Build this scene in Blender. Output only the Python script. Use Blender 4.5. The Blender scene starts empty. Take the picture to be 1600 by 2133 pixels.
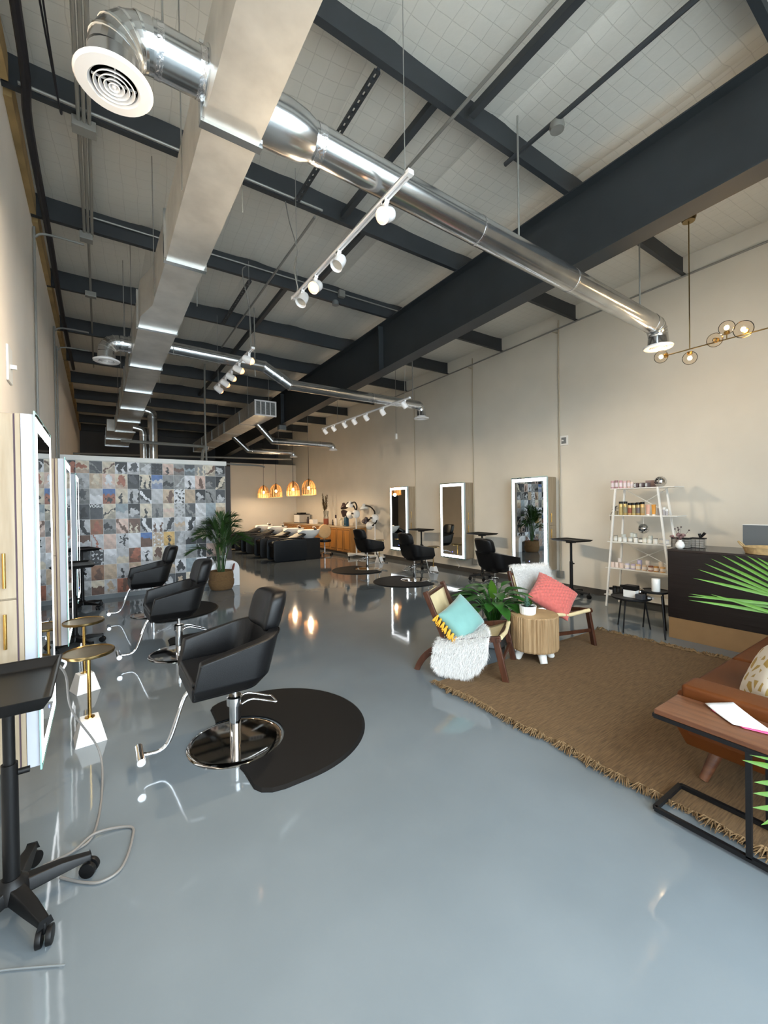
import bpy, bmesh, math, random
from mathutils import Vector, Matrix
import numpy as np
random.seed(7)
PI = math.pi
C = bpy.context.scene.collection
SC = bpy.context.scene

# ------------------------------------------------------------------ camera
F, CX, CY = 873.0, 800.0, 1057.66
YAW, PITCH, ROLL = [math.radians(a) for a in (34.2007, -0.46488, -0.81397)]
EYE = Vector((0, 0, 1.55))
_d = Vector((math.sin(YAW)*math.cos(PITCH), math.cos(YAW)*math.cos(PITCH), math.sin(PITCH)))
_r = Vector((math.cos(YAW), -math.sin(YAW), 0)); _u = _r.cross(_d)
_r, _u = _r*math.cos(ROLL)+_u*math.sin(ROLL), -_r*math.sin(ROLL)+_u*math.cos(ROLL)
cd = bpy.data.cameras.new('camera'); cam = bpy.data.objects.new('camera', cd); C.objects.link(cam)
M = Matrix((_r, _u, -_d)).transposed().to_4x4(); M.translation = EYE; cam.matrix_world = M
cd.sensor_fit = 'VERTICAL'; cd.sensor_height = 32.0; cd.lens = F/2133*32.0
cd.shift_y = -(1066.5-CY)/2133; cd.clip_start = .05; cd.clip_end = 200
SC.camera = cam
def ray(x, y): return _d+_r*((x-CX)/F)-_u*((y-CY)/F)
def atz(x, y, z=0.): v = ray(x, y); return EYE+v*((z-EYE.z)/v.z)
def atx(x, y, X): v = ray(x, y); return EYE+v*(X/v.x)
def aty(x, y, Y): v = ray(x, y); return EYE+v*(Y/v.y)

# ------------------------------------------------------------------ world, exposure, daylight
SC.view_settings.view_transform = 'Standard'; SC.view_settings.look = 'None'
SC.view_settings.exposure = 0.30; SC.view_settings.gamma = 1.0; SC.view_settings.use_curve_mapping = False
wd = bpy.data.worlds.new('sky'); SC.world = wd; wd.use_nodes = True
bg = wd.node_tree.nodes['Background']; bg.inputs[0].default_value = (.81, .91, 1.0, 1); bg.inputs[1].default_value = 12.0
XL, XR, YF, YB = -.54, 6.82, -1.3, 18.6          # room shell
WIN = (-.40, 3.5, .05, 4.2)                         # storefront opening x0 x1 z0 z1
ld = bpy.data.lights.new('window_portal', 'AREA'); ld.shape = 'RECTANGLE'; ld.size = WIN[1]-WIN[0]; ld.size_y = WIN[3]-WIN[2]
ld.cycles.is_portal = True
lo = bpy.data.objects.new('window_portal', ld); C.objects.link(lo)
lo.location = ((WIN[0]+WIN[1])/2, YF-.16, (WIN[2]+WIN[3])/2); lo.rotation_euler = (PI/2, 0, 0)   # faces +Y

# ------------------------------------------------------------------ materials
def lin(c):
    c = c/255.; return c/12.92 if c <= .04045 else ((c+.055)/1.055)**2.4
def rgb(h):
    h = h.lstrip('#'); return tuple(lin(int(h[i:i+2], 16)) for i in (0, 2, 4))+(1,)
def nodes(name):
    m = bpy.data.materials.new(name); m.use_nodes = True
    return m, m.node_tree.nodes, m.node_tree.links, m.node_tree.nodes['Principled BSDF']
def mat(name, col, rough=.5, metal=0., var=.0, scale=8., stretch=(1, 1, 1), bump=0., bscale=None, spec=None, coat=0., coord='Object', sheen=0., alt=None, trans=0.):
    m, N, L, b = nodes(name)
    col = rgb(col) if isinstance(col, str) else tuple(col)+(1,)*(4-len(col))
    b.inputs['Base Color'].default_value = col; b.inputs['Roughness'].default_value = rough; b.inputs['Metallic'].default_value = metal
    if spec is not None: b.inputs['Specular IOR Level'].default_value = spec
    if coat: b.inputs['Coat Weight'].default_value = coat; b.inputs['Coat Roughness'].default_value = .05
    if sheen: b.inputs['Sheen Weight'].default_value = sheen
    if trans: b.inputs['Transmission Weight'].default_value = trans
    if var or bump or alt:
        tc = N.new('ShaderNodeTexCoord'); mp = N.new('ShaderNodeMapping'); mp.inputs['Scale'].default_value = stretch
        L.new(tc.outputs[coord], mp.inputs[0])
        nz = N.new('ShaderNodeTexNoise'); nz.inputs['Scale'].default_value = scale; nz.inputs['Detail'].default_value = 5
        L.new(mp.outputs[0], nz.inputs['Vector'])
        if var or alt:
            rp = N.new('ShaderNodeValToRGB'); rp.color_ramp.elements[0].position = .3; rp.color_ramp.elements[1].position = .7
            if alt: c0, c1 = col, (rgb(alt) if isinstance(alt, str) else alt)
            else: c0 = tuple(x*(1-var) for x in col[:3])+(1,); c1 = tuple(min(1, x*(1+var)) for x in col[:3])+(1,)
            rp.color_ramp.elements[0].color = c0; rp.color_ramp.elements[1].color = c1
            L.new(nz.outputs['Fac'], rp.inputs[0]); L.new(rp.outputs[0], b.inputs['Base Color'])
        if bump:
            n2 = nz
            if bscale:
                n2 = N.new('ShaderNodeTexNoise'); n2.inputs['Scale'].default_value = bscale; n2.inputs['Detail'].default_value = 4; L.new(mp.outputs[0], n2.inputs['Vector'])
            bp = N.new('ShaderNodeBump'); bp.inputs['Strength'].default_value = bump; bp.inputs['Distance'].default_value = .01
            L.new(n2.outputs['Fac'], bp.inputs['Height']); L.new(bp.outputs[0], b.inputs['Normal'])
    return m
def emis(name, col, s):
    m, N, L, b = nodes(name); b.inputs['Base Color'].default_value = (.8, .8, .8, 1)
    b.inputs['Emission Color'].default_value = rgb(col) if isinstance(col, str) else tuple(col)+(1,); b.inputs['Emission Strength'].default_value = s
    return m
def glassy(name, tint=(1, 1, 1), refl=.12, rough=0.):
    m, N, L, b = nodes(name); N.remove(b)
    t = N.new('ShaderNodeBsdfTransparent'); t.inputs[0].default_value = tuple(tint)+(1,)
    g = N.new('ShaderNodeBsdfGlossy'); g.inputs['Roughness'].default_value = rough
    fr = N.new('ShaderNodeLayerWeight'); fr.inputs[0].default_value = refl
    mx = N.new('ShaderNodeMixShader'); L.new(fr.outputs['Fresnel'], mx.inputs[0]); L.new(t.outputs[0], mx.inputs[1]); L.new(g.outputs[0], mx.inputs[2])
    L.new(mx.outputs[0], N['Material Output'].inputs[0]); return m
def wood(name, c0, c1, rough=.45, axis=0, scale=3., bump=.15):
    st = [14, 14, 14]; st[axis] = 1.
    return mat(name, c0, rough, alt=c1, scale=scale, stretch=tuple(st), bump=bump)
MT = {}
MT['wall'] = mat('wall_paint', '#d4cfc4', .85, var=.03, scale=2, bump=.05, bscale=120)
MT['wall_left'] = mat('wall_paint_lit', '#f0e6da', .85, var=.03, scale=2, bump=.05, bscale=120)  # wall paint lightened in colour to stand in for light reaching this wall
MT['partition'] = mat('partition_paint', '#d2ccc0', .85, var=.02, scale=2)
MT['white'] = mat('white_paint', '#e9e8e4', .5, var=.02, scale=4)
MT['whitegloss'] = mat('white_gloss', '#eeeef0', .25)
MT['ceramic'] = mat('ceramic', '#efeeea', .12)
MT['steel'] = mat('painted_steel', '#2c3135', .55, var=.12, scale=3, bump=.05)
MT['steel2'] = mat('painted_purlin', '#30353a', .55, var=.12, scale=3)
MT['galv'] = mat('galvanised_sheet', '#d2d0cb', .36, .6, var=.14, scale=5, bump=.12, bscale=2.2)
MT['galvpipe'] = mat('galvanised_pipe', '#c2c4c5', .2, .95, var=.10, scale=6, bump=.06, bscale=3)
MT['band'] = mat('bright_joint_band', '#dfe3e5', .2, .95)
MT['tape'] = mat('foil_tape', '#d6d6d8', .18, .95, bump=.5, bscale=40)
MT['conduit'] = mat('conduit', '#8f8f8b', .4, .35)
MT['conduit_w'] = mat('conduit_painted', '#b4ab98', .6)
MT['black'] = mat('black_plastic', '#0b0b0c', .45, spec=.3)
MT['blackmetal'] = mat('black_metal', '#0e0e10', .5, .0, spec=.3)
MT['cable'] = mat('black_cable', '#14141c', .5)
MT['leather'] = mat('black_leather', '#0b0b0d', .42, spec=.32, var=.1, scale=30, bump=.12, bscale=260)
MT['chrome'] = mat('chrome', '#e6e6e8', .06, 1.)
MT['chrome_b'] = mat('brushed_chrome', '#a39e98', .07, 1.)
MT['brass'] = mat('brass', '#c9a25c', .22, 1.)
MT['brass_d'] = mat('aged_brass', '#8f7a52', .28, 1., var=.1, scale=10)
MT['marble'] = mat('marble', '#f0efee', .25, var=.06, scale=4)
MT['mat_rubber'] = mat('anti_fatigue_rubber', '#070708', .7, spec=.25, var=.06, scale=20, bump=.1, bscale=300)
MT['oak'] = wood('pale_oak', '#a99a84', '#998870', .5, 2)
MT['oakline'] = mat('dark_gap', '#5d4a55', .7)
MT['honey'] = wood('honey_wood', '#b58348', '#a06f39', .4, 2)
MT['honeyd'] = wood('honey_wood_panel', '#b8803f', '#9d6a31', .4, 2)
MT['walnut'] = wood('walnut', '#6e452d', '#512f1d', .4, 1)
MT['teak'] = wood('dark_teak', '#54301f', '#3b2015', .35, 2)
MT['desk'] = wood('espresso_veneer', '#150d0d', '#0d0707', .4, 1)
MT['tan'] = mat('tan_laminate', '#8a6a46', .5, var=.06, scale=6)
MT['mirror'] = mat('mirror_glass', '#dfe3e2', .0, 1.)
MT['glassedge'] = mat('glass_edge', '#9fe0d6', .1)
MT['led'] = emis('led_strip', (.93, .97, 1.), 5.)
MT['bluedot'] = emis('blue_touch_switch', (.1, .15, 1.), 3.)
MT['warmbulb'] = emis('warm_bulb', (1., .62, .25), 40.)
MT['offlamp'] = mat('unlit_lamp_face', '#d8d2c8', .3)
MT['warmlamp'] = emis('warm_lamp_face', (1., .38, .09), 2.8)
MT['globe'] = glassy('amber_globe', (1., .95, .88), .08)
MT['pane'] = glassy('window_glass', (.96, .98, .98), .08)
MT['acrylic'] = glassy('clear_acrylic', (.93, .94, .94), .3)
MT['clearglass'] = glassy('clear_glass', (.88, .9, .9), .3)
MT['canvas'] = mat('cream_canvas', '#e3cfa2', .7, var=.05, scale=12, bump=.1, bscale=300)
MT['fur'] = mat('white_fur', '#f7f5f2', .8, sheen=.3)
MT['turq'] = mat('turquoise_velvet', '#74a49e', .75, var=.12, scale=5, sheen=.5)
MT['coral'] = mat('coral_knit', '#cf6b62', .85, var=.08, scale=30, sheen=.3)
MT['mustard'] = mat('mustard_yarn', '#d9a430', .8)
MT['jute'] = mat('jute', '#70573a', .95, var=.34, scale=6, stretch=(1.6, 24, 1), bump=.35, bscale=24)
MT['tassel'] = mat('jute_tassel', '#7d6343', .95, var=.3, scale=30)
MT['cognac'] = mat('cognac_leather', '#5c3011', .5, spec=.22, var=.1, scale=6, bump=.12, bscale=200)
MT['basket'] = mat('seagrass', '#775a38', .9, var=.3, scale=10, stretch=(3, 3, 26), bump=.9, bscale=14)
MT['wicker'] = mat('wicker', '#b79a6c', .85, var=.2, scale=20, bump=.6, bscale=50)
MT['rattan'] = mat('rattan', '#98703f', .7, var=.2, scale=20)
MT['soil'] = mat('soil', '#2b2018', .95)
MT['leafd'] = mat('palm_leaf_dark', '#2f4d1e', .5, var=.3, scale=8)
MT['leafm'] = mat('palm_leaf', '#3a5a14', .5, spec=.2, var=.25, scale=6)
MT['leafy'] = mat('peace_lily_leaf', '#2f5f22', .35, var=.3, scale=7)
MT['leafs'] = mat('succulent_leaf', '#5f7f6c', .6, var=.15, scale=20)
MT['stem'] = mat('palm_stem', '#6c7f45', .6)
MT['stump'] = wood('peeled_log', '#b0926c', '#8c6e4b', .75, 2, 4, .6)
MT['stumptop'] = mat('log_end_grain', '#b8966a', .7, var=.12, scale=9, bump=.2)
MT['paper'] = mat('paper', '#eceef0', .6)
MT['pink'] = mat('pink_envelope', '#d44f7e', .6)
MT['grey'] = mat('grey_plastic', '#6d7275', .4)
MT['greywall'] = mat('grey_baseboard', '#7c8388', .5)
MT['dkbase'] = mat('dark_vinyl_base', '#43403d', .6)
MT['screen'] = mat('monitor_back', '#5a5f62', .35)
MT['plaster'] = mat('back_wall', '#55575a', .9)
MT['darkbrown'] = mat('dark_door', '#2a1e18', .5)
MT['blue'] = mat('blue_bottle', '#1e4a63', .3)
MT['terracotta'] = mat('terracotta', '#8a4a33', .7)
MT['pampas'] = mat('dried_pampas', '#5c4a2c', .95, var=.3, scale=30)
MT['tanwood'] = mat('raw_wood', '#a98d5e', .8, var=.2, scale=4)
MT['navypanel'] = mat('charcoal_panel', '#12171c', .5, spec=.3)

# floor: grey epoxy, glossy
def floor_mat():
    m, N, L, b = nodes('grey_epoxy')
    tc = N.new('ShaderNodeTexCoord'); nz = N.new('ShaderNodeTexNoise'); nz.inputs['Scale'].default_value = .9; nz.inputs['Detail'].default_value = 6
    L.new(tc.outputs['Object'], nz.inputs['Vector'])
    rp = N.new('ShaderNodeValToRGB'); rp.color_ramp.elements[0].color = rgb('#6b7378'); rp.color_ramp.elements[1].color = rgb('#747c81')
    rp.color_ramp.elements[0].position = .35; rp.color_ramp.elements[1].position = .65
    L.new(nz.outputs['Fac'], rp.inputs[0]); L.new(rp.outputs[0], b.inputs['Base Color'])
    b.inputs['Roughness'].default_value = .06; b.inputs['Specular IOR Level'].default_value = .6
    n2 = N.new('ShaderNodeTexNoise'); n2.inputs['Scale'].default_value = 7; n2.inputs['Detail'].default_value = 3; L.new(tc.outputs['Object'], n2.inputs['Vector'])
    bp = N.new('ShaderNodeBump'); bp.inputs['Strength'].default_value = .05; bp.inputs['Distance'].default_value = .01
    L.new(n2.outputs['Fac'], bp.inputs['Height']); L.new(bp.outputs[0], b.inputs['Normal'])
    return m
MT['floor'] = floor_mat()
# roof insulation: white vinyl facing with a diagonal scrim grid
def insul_mat():
    m, N, L, b = nodes('vinyl_insulation')
    b.inputs['Roughness'].default_value = .55
    tc = N.new('ShaderNodeTexCoord'); mp = N.new('ShaderNodeMapping'); mp.inputs['Rotation'].default_value = (0, 0, .08); L.new(tc.outputs['Object'], mp.inputs[0])
    nd = N.new('ShaderNodeTexNoise'); nd.inputs['Scale'].default_value = 2.5; L.new(tc.outputs['Object'], nd.inputs['Vector'])
    mxv = N.new('ShaderNodeMixRGB'); mxv.blend_type = 'ADD'; mxv.inputs[0].default_value = .05; L.new(mp.outputs[0], mxv.inputs[1]); L.new(nd.outputs['Color'], mxv.inputs[2])
    br = N.new('ShaderNodeTexBrick'); br.offset = 0; br.inputs['Scale'].default_value = 1.0; br.inputs['Brick Width'].default_value = .13; br.inputs['Row Height'].default_value = .13
    br.inputs['Mortar Size'].default_value = .0035; br.inputs['Mortar Smooth'].default_value = .6
    L.new(mxv.outputs[0], br.inputs['Vector'])
    mix = N.new('ShaderNodeMixRGB'); mix.inputs[1].default_value = rgb('#d6d5cf'); mix.inputs[2].default_value = rgb('#c9c8c2'); L.new(br.outputs['Fac'], mix.inputs[0])
    L.new(mix.outputs[0], b.inputs['Base Color'])
    n2 = N.new('ShaderNodeTexNoise'); n2.inputs['Scale'].default_value = 9; n2.inputs['Detail'].default_value = 4; L.new(tc.outputs['Object'], n2.inputs['Vector'])
    ma = N.new('ShaderNodeMath'); ma.operation = 'MULTIPLY_ADD'; ma.inputs[1].default_value = -.6; L.new(br.outputs['Fac'], ma.inputs[0]); L.new(n2.outputs['Fac'], ma.inputs[2])
    bp = N.new('ShaderNodeBump'); bp.inputs['Strength'].default_value = .35; bp.inputs['Distance'].default_value = .012; L.new(ma.outputs[0], bp.inputs['Height']); L.new(bp.outputs[0], b.inputs['Normal'])
    return m
MT['insul'] = insul_mat()
def attr_mat():
    m, N, L, b = nodes('photo_print'); a = N.new('ShaderNodeVertexColor'); a.layer_name = 'print'
    tc = N.new('ShaderNodeTexCoord'); nz = N.new('ShaderNodeTexNoise'); nz.inputs['Scale'].default_value = 28; nz.inputs['Detail'].default_value = 5; L.new(tc.outputs['Object'], nz.inputs['Vector'])
    ov = N.new('ShaderNodeMixRGB'); ov.blend_type = 'OVERLAY'; ov.inputs[0].default_value = .35; L.new(a.outputs[0], ov.inputs[1]); L.new(nz.outputs['Fac'], ov.inputs[2])
    L.new(ov.outputs[0], b.inputs['Base Color']); b.inputs['Roughness'].default_value = .45; return m
MT['print'] = attr_mat()
_cm = {}
def cmat(h, rough=.5, metal=0.):
    k = (h, rough, metal)
    if k not in _cm: _cm[k] = mat('colour_'+h.strip('#'), h, rough, metal, var=.05, scale=12)
    return _cm[k]

# ------------------------------------------------------------------ mesh builder
class MB:
    def __init__(s): s.v = []; s.f = []; s.c = None
    def add(s, vs, fs):
        o = len(s.v); s.v += [tuple(v) for v in vs]; s.f += [tuple(i+o for i in f) for f in fs]; return s
    def box(s, x0, x1, y0, y1, z0, z1):
        return s.add([(x0, y0, z0), (x1, y0, z0), (x1, y1, z0), (x0, y1, z0), (x0, y0, z1), (x1, y0, z1), (x1, y1, z1), (x0, y1, z1)],
                     [(0, 3, 2, 1), (4, 5, 6, 7), (0, 1, 5, 4), (1, 2, 6, 5), (2, 3, 7, 6), (3, 0, 4, 7)])
    def bar(s, p0, p1, w, h, up=(0, 0, 1)):
        p0, p1 = Vector(p0), Vector(p1); d = (p1-p0).normalized(); u = Vector(up)
        if abs(d.dot(u)) > .98: u = Vector((1, 0, 0))
        a = d.cross(u).normalized()*w/2; b = a.cross(d).normalized()*h/2
        vs = [p+i*a+j*b for p in (p0, p1) for i, j in ((-1, -1), (1, -1), (1, 1), (-1, 1))]
        return s.add(vs, [(0, 1, 2, 3), (7, 6, 5, 4), (0, 4, 5, 1), (1, 5, 6, 2), (2, 6, 7, 3), (3, 7, 4, 0)])
    def tube(s, pts, r, n=10, caps=True, closed=False):
        pts = [Vector(p) for p in pts]; k = len(pts); rs = r if isinstance(r, (list, tuple)) else [r]*k
        ref = None; rings = []
        for i, p in enumerate(pts):
            if closed: t = pts[(i+1) % k]-pts[i-1]
            else: t = pts[min(i+1, k-1)]-pts[max(i-1, 0)]
            t = t.normalized() if t.length > 1e-9 else Vector((0, 0, 1))
            if ref is None:
                a = Vector((0, 0, 1)) if abs(t.z) < .9 else Vector((1, 0, 0)); ref = a-t*a.dot(t)
            else: ref = ref-t*ref.dot(t)
            ref.normalize(); b = t.cross(ref)
            rings.append([p+(ref*math.cos(2*PI*j/n)+b*math.sin(2*PI*j/n))*rs[i] for j in range(n)])
        fs = []; m = k if closed else k-1
        for i in range(m):
            q = (i+1) % k
            fs += [(i*n+j, i*n+(j+1) % n, q*n+(j+1) % n, q*n+j) for j in range(n)]
        if caps and not closed: fs += [tuple(range(n))[::-1], tuple(range((k-1)*n, k*n))]
        return s.add([v for R in rings for v in R], fs)
    def cyl(s, p0, p1, r0, r1=None, n=16, caps=True): return s.tube([p0, p1], [r0, r0 if r1 is None else r1], n, caps)
    def lathe(s, prof, n=24, c=(0, 0, 0), R=None, caps=True):
        vs = []; fs = []; k = len(prof)
        for r, z in prof:
            for j in range(n):
                p = Vector((r*math.cos(2*PI*j/n), r*math.sin(2*PI*j/n), z))
                if R is not None: p = R @ p
                vs.append(p+Vector(c))
        for i in range(k-1): fs += [(i*n+j, i*n+(j+1) % n, (i+1)*n+(j+1) % n, (i+1)*n+j) for j in range(n)]
        if caps and prof[0][0] > 1e-6: fs.append(tuple(range(n))[::-1])
        if caps and prof[-1][0] > 1e-6: fs.append(tuple(range((k-1)*n, k*n)))
        return s.add(vs, fs)
    def prism(s, poly, z0, z1):
        n = len(poly); vs = [(x, y, z0) for x, y in poly]+[(x, y, z1) for x, y in poly]
        return s.add(vs, [tuple(range(n))[::-1], tuple(range(n, 2*n))]+[(i, (i+1) % n, n+(i+1) % n, n+i) for i in range(n)])
    def prism_dir(s, poly, a, b, o, d):
        """poly (u,v) in plane a,b at origin o, extruded by d"""
        a, b, o, d = map(Vector, (a, b, o, d)); n = len(poly)
        vs = [o+a*u+b*v for u, v in poly]; vs += [p+d for p in vs]
        return s.add(vs, [tuple(range(n))[::-1], tuple(range(n, 2*n))]+[(i, (i+1) % n, n+(i+1) % n, n+i) for i in range(n)])
    def grid(s, nu, nv, fn, closeu=False):
        vs = [fn(i/(nu if closeu else nu-1), j/(nv-1)) for j in range(nv) for i in range(nu)]
        fs = [(j*nu+i, j*nu+(i+1) % nu, (j+1)*nu+(i+1) % nu, (j+1)*nu+i) for j in range(nv-1) for i in range(nu if closeu else nu-1)]
        return s.add(vs, fs)
    def sphere(s, c, r, n=16, m=10, sc=(1, 1, 1)):
        return s.lathe([(max(1e-7, r*math.sin(PI*i/m))*1, -r*math.cos(PI*i/m)*sc[2]) for i in range(m+1)], n, c)
    def mesh(s, name, smooth=None, bevel=0., seg=2, weld=False):
        me = bpy.data.meshes.new(name)
        bm = bmesh.new(); vs = [bm.verts.new(v) for v in s.v]
        for f in s.f:
            if len(set(f)) >= 3:
                try: bm.faces.new([vs[i] for i in f])
                except ValueError: pass
        bmesh.ops.remove_doubles(bm, verts=bm.verts, dist=1e-6 if not weld else 1e-4)
        if bevel:
            es = [e for e in bm.edges if len(e.link_faces) == 2 and e.calc_face_angle(0) > .5]
            bmesh.ops.bevel(bm, geom=es, offset=bevel, segments=seg, affect='EDGES', profile=.6, clamp_overlap=True)
        bmesh.ops.recalc_face_normals(bm, faces=bm.faces)
        bm.to_mesh(me); bm.free()
        if smooth is not None:
            me.shade_smooth(); me.set_sharp_from_angle(angle=math.radians(smooth))
        return me
    def build(s, name, m, parent=None, smooth=None, bevel=0., seg=2, world=False, loc=None):
        me = s.mesh(name, smooth, bevel, seg); me.materials.append(MT[m] if isinstance(m, str) else m)
        return link(name, me, parent, world, loc)
def link(name, me, parent=None, world=False, loc=None):
    o = bpy.data.objects.new(name, me); C.objects.link(o)
    if parent is not None:
        o.parent = parent
        if world:
            w = parent; t = Vector((0, 0, 0))
            while w is not None: t += w.location; w = w.parent
            o.location = -t
    if loc is not None: o.location = loc
    return o
def tag(o, label, cat, group=None, kind=None):
    if label: o['label'] = label
    if cat: o['category'] = cat
    if group: o['group'] = group
    if kind: o['kind'] = kind
    return o
def thing(name, label, cat, loc=(0, 0, 0), rz=0., group=None):
    o = bpy.data.objects.new(name, None); C.objects.link(o); o.empty_display_size = .05
    o.location = loc; o.rotation_euler = (0, 0, rz); return tag(o, label, cat, group)
def struct(o, label=None):
    o['kind'] = 'structure'
    if label: o['label'] = label
    return o
def dup(o, loc=None, rz=None, label=None, parent=None):
    c = o.copy(); C.objects.link(c)
    if parent is not None: c.parent = parent
    if loc is not None: c.location = loc
    if rz is not None: c.rotation_euler = (0, 0, rz)
    if label: c['label'] = label
    for ch in list(o.children): dup(ch, parent=c)
    return c
def arc(c, r, a0, a1, n): return [(c[0]+r*math.cos(a0+(a1-a0)*i/(n-1)), c[1]+r*math.sin(a0+(a1-a0)*i/(n-1))) for i in range(n)]
def rrect(x0, x1, y0, y1, r, n=6):
    return arc((x1-r, y0+r), r, -PI/2, 0, n)+arc((x1-r, y1-r), r, 0, PI/2, n)+arc((x0+r, y1-r), r, PI/2, PI, n)+arc((x0+r, y0+r), r, PI, 1.5*PI, n)
def bez(p, n=12):
    p = [Vector(q) for q in p]; out = []
    for i in range(n+1):
        t = i/n; q = p
        while len(q) > 1: q = [a.lerp(b, t) for a, b in zip(q, q[1:])]
        out.append(q[0])
    return out
def smoothpath(p, n=6):
    p = [Vector(q) for q in p]; out = []
    for i in range(len(p)-1):
        a, b, c, d = p[max(i-1, 0)], p[i], p[i+1], p[min(i+2, len(p)-1)]
        for k in range(n):
            t = k/n; out.append(.5*((2*b)+(c-a)*t+(2*a-5*b+4*c-d)*t*t+(3*b-a-3*c+d)*t**3))
    return out+[p[-1]]

# ================================================================== STRUCTURE
def roofz(y): return 4.99-.0208*y
def purz(y): return 4.735-.0208*y
struct(MB().box(XL-.2, XR+.2, YF-.2, YB+.2, -.1, 0).build('floor', 'floor'), 'glossy grey epoxy floor')
struct(MB().box(-20, 30, -25, YF-.2, -.12, -.02).build('ground', cmat('#b4b1ab', .9)), 'concrete pavement outside the shopfront, paled to stand in for sunlight')  # colour raised to stand in for sunlight bouncing up to the ceiling
def wall_prism(name, x0, x1, m, lab):
    b = MB(); b.add([(x, y, z) for x in (x0, x1) for y, z in ((YF, 0), (YB, 0), (YB, roofz(YB)+.05), (YF, roofz(YF)+.05))],
                    [(0, 1, 2, 3), (7, 6, 5, 4), (0, 4, 5, 1), (1, 5, 6, 2), (2, 6, 7, 3), (3, 7, 4, 0)])
    return struct(b.build(name, m), lab)
wall_prism('wall_left', XL-.2, XL, 'wall_left', 'warm beige painted wall on the left')
wall_prism('wall_right', XR, XR+.2, 'wall', 'warm beige painted wall on the right')
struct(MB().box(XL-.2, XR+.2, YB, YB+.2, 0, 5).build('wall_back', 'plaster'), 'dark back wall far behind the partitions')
# shopfront
wf = MB(); x0, x1, z0, z1 = WIN
for b in ((XL-.2, x0, 0, 5.1), (x1, XR+.2, 0, 5.1), (x0, x1, z1, 5.1), (x0, x1, 0, z0)): wf.box(b[0], b[1], YF-.2, YF, b[2], b[3])
struct(wf.build('wall_front', 'wall'), 'front wall around the shop window behind the viewer')
w1 = thing('window_1', None, None, ((x0+x1)/2, YF-.1, z0)); struct(w1, 'wide shop window behind the viewer')
fr = MB(); nmull = 5
for i in range(nmull): xx = x0+(x1-x0)*i/(nmull-1); fr.box(max(x0, xx-.03), min(x1, xx+.03), YF-.14, YF-.06, z0, z1)
fr.box(x0, x1, YF-.14, YF-.06, z0, z0+.06); fr.box(x0, x1, YF-.14, YF-.06, z1-.06, z1); fr.box(x0, x1, YF-.14, YF-.06, 2.3, 2.36)
fr.build('window_frame', 'blackmetal', w1, world=True)
for i in range(nmull-1):
    a = x0+(x1-x0)*i/(nmull-1)+.03; c = x0+(x1-x0)*(i+1)/(nmull-1)-.03
    for za, zb in ((z0+.06, 2.3), (2.36, z1-.06)): MB().box(a, c, YF-.105, YF-.095, za, zb).build('pane', 'pane', w1, world=True)
# ceiling: insulation blankets running front to back
ce = thing('ceiling', None, None, (3, 8, 4.9)); struct(ce, 'white quilted vinyl insulation under the roof')
edges = [XL-.1, .55, 1.77, 2.99, 4.21, 5.43, XR+.1]
for a, c in zip(edges, edges[1:]):
    b = MB()
    def fn(u, v, a=a, c=c):
        y = YF+(YB-YF)*v; s = .035*(1-(2*u-1)**6); sag = .02*math.sin(PI*((y-.9)/1.6 % 1))
        return (a+(c-a)*u, y, roofz(y)-s+.035-sag)
    b.grid(13, 130, fn); b.build('insulation_blanket', 'insul', ce, smooth=50, world=True)
struct(MB().add([(x, y, z) for x in (XL-.2, XR+.2) for y, z in ((YF-.2, 5.12), (YB+.2, 5.12), (YB+.2, 5.3), (YF-.2, 5.3))],
   [(0, 1, 2, 3), (7, 6, 5, 4), (0, 4, 5, 1), (1, 5, 6, 2), (2, 6, 7, 3), (3, 7, 4, 0)]).build('roof', 'steel2'), 'sheet roof above the insulation')
# purlins (Z sections running across)
zp = [(-.035, 0), (.005, 0), (.005, .205), (.06, .205), (.06, .215), (-.005, .215), (-.005, .01), (-.035, .01)]
zp = [(-.05, 0), (.004, 0), (.004, .26), (.06, .26), (.06, .268), (-.004, .268), (-.004, .008), (-.05, .008)]
PY = [.9+1.6*k for k in range(-1, 12)]
pm = MB().prism_dir(zp, (0, 1, 0), (0, 0, 1), (XL, 0, 0), (XR-XL, 0, 0)).mesh('roof_purlin'); pm.materials.append(MT['steel2'])
for y in PY: struct(link('roof_purlin', pm, loc=(0, y, purz(y))), 'dark painted steel purlin across the ceiling')
# big rafter beam
def beam_bot(y): return 4.0-.030*y if y < 10.65 else 3.62-.03*(y-10.65)
rb = thing('steel_beam', None, None, (4.09, 8, 3.9)); struct(rb, 'huge dark steel rafter beam running front to back')
ys = [YF, 10.63]
def beam_part(name, x0, x1, y0, y1, f0, f1, m='steel'):
    b = MB(); b.add([(x, y, f(y)) for x in (x0, x1) for y, f in ((y0, f0), (y1, f0), (y1, f1), (y0, f1))],
                    [(0, 1, 2, 3), (7, 6, 5, 4), (0, 4, 5, 1), (1, 5, 6, 2), (2, 6, 7, 3), (3, 7, 4, 0)])
    return b.build(name, m, rb, world=True)
for y0, y1 in ((YF, 10.63), (10.66, YB)):
    bo = (lambda y: 4.0-.030*y)
    beam_part('web', 4.082, 4.10, y0, y1, lambda y: bo(y)+.012, lambda y: purz(y)-.012)
    beam_part('bottom_flange', 3.98, 4.20, y0, y1, bo, lambda y: bo(y)+.014)
    beam_part('top_flange', 3.98, 4.20, y0, y1, lambda y: purz(y)-.014, lambda y: purz(y)-.001)
for y in (5.97, 10.645):
    for xa, xb in ((3.99, 4.082), (4.10, 4.19)): beam_part('stiffener', xa, xb, y-.012, y+.012, lambda y: 4.0-.03*y+.014, lambda y: purz(y)-.014)
MB().box(3.93, 4.12, 10.60, 10.75, 3.55, 3.67).build('junction_box', 'grey', rb, world=True)
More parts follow.
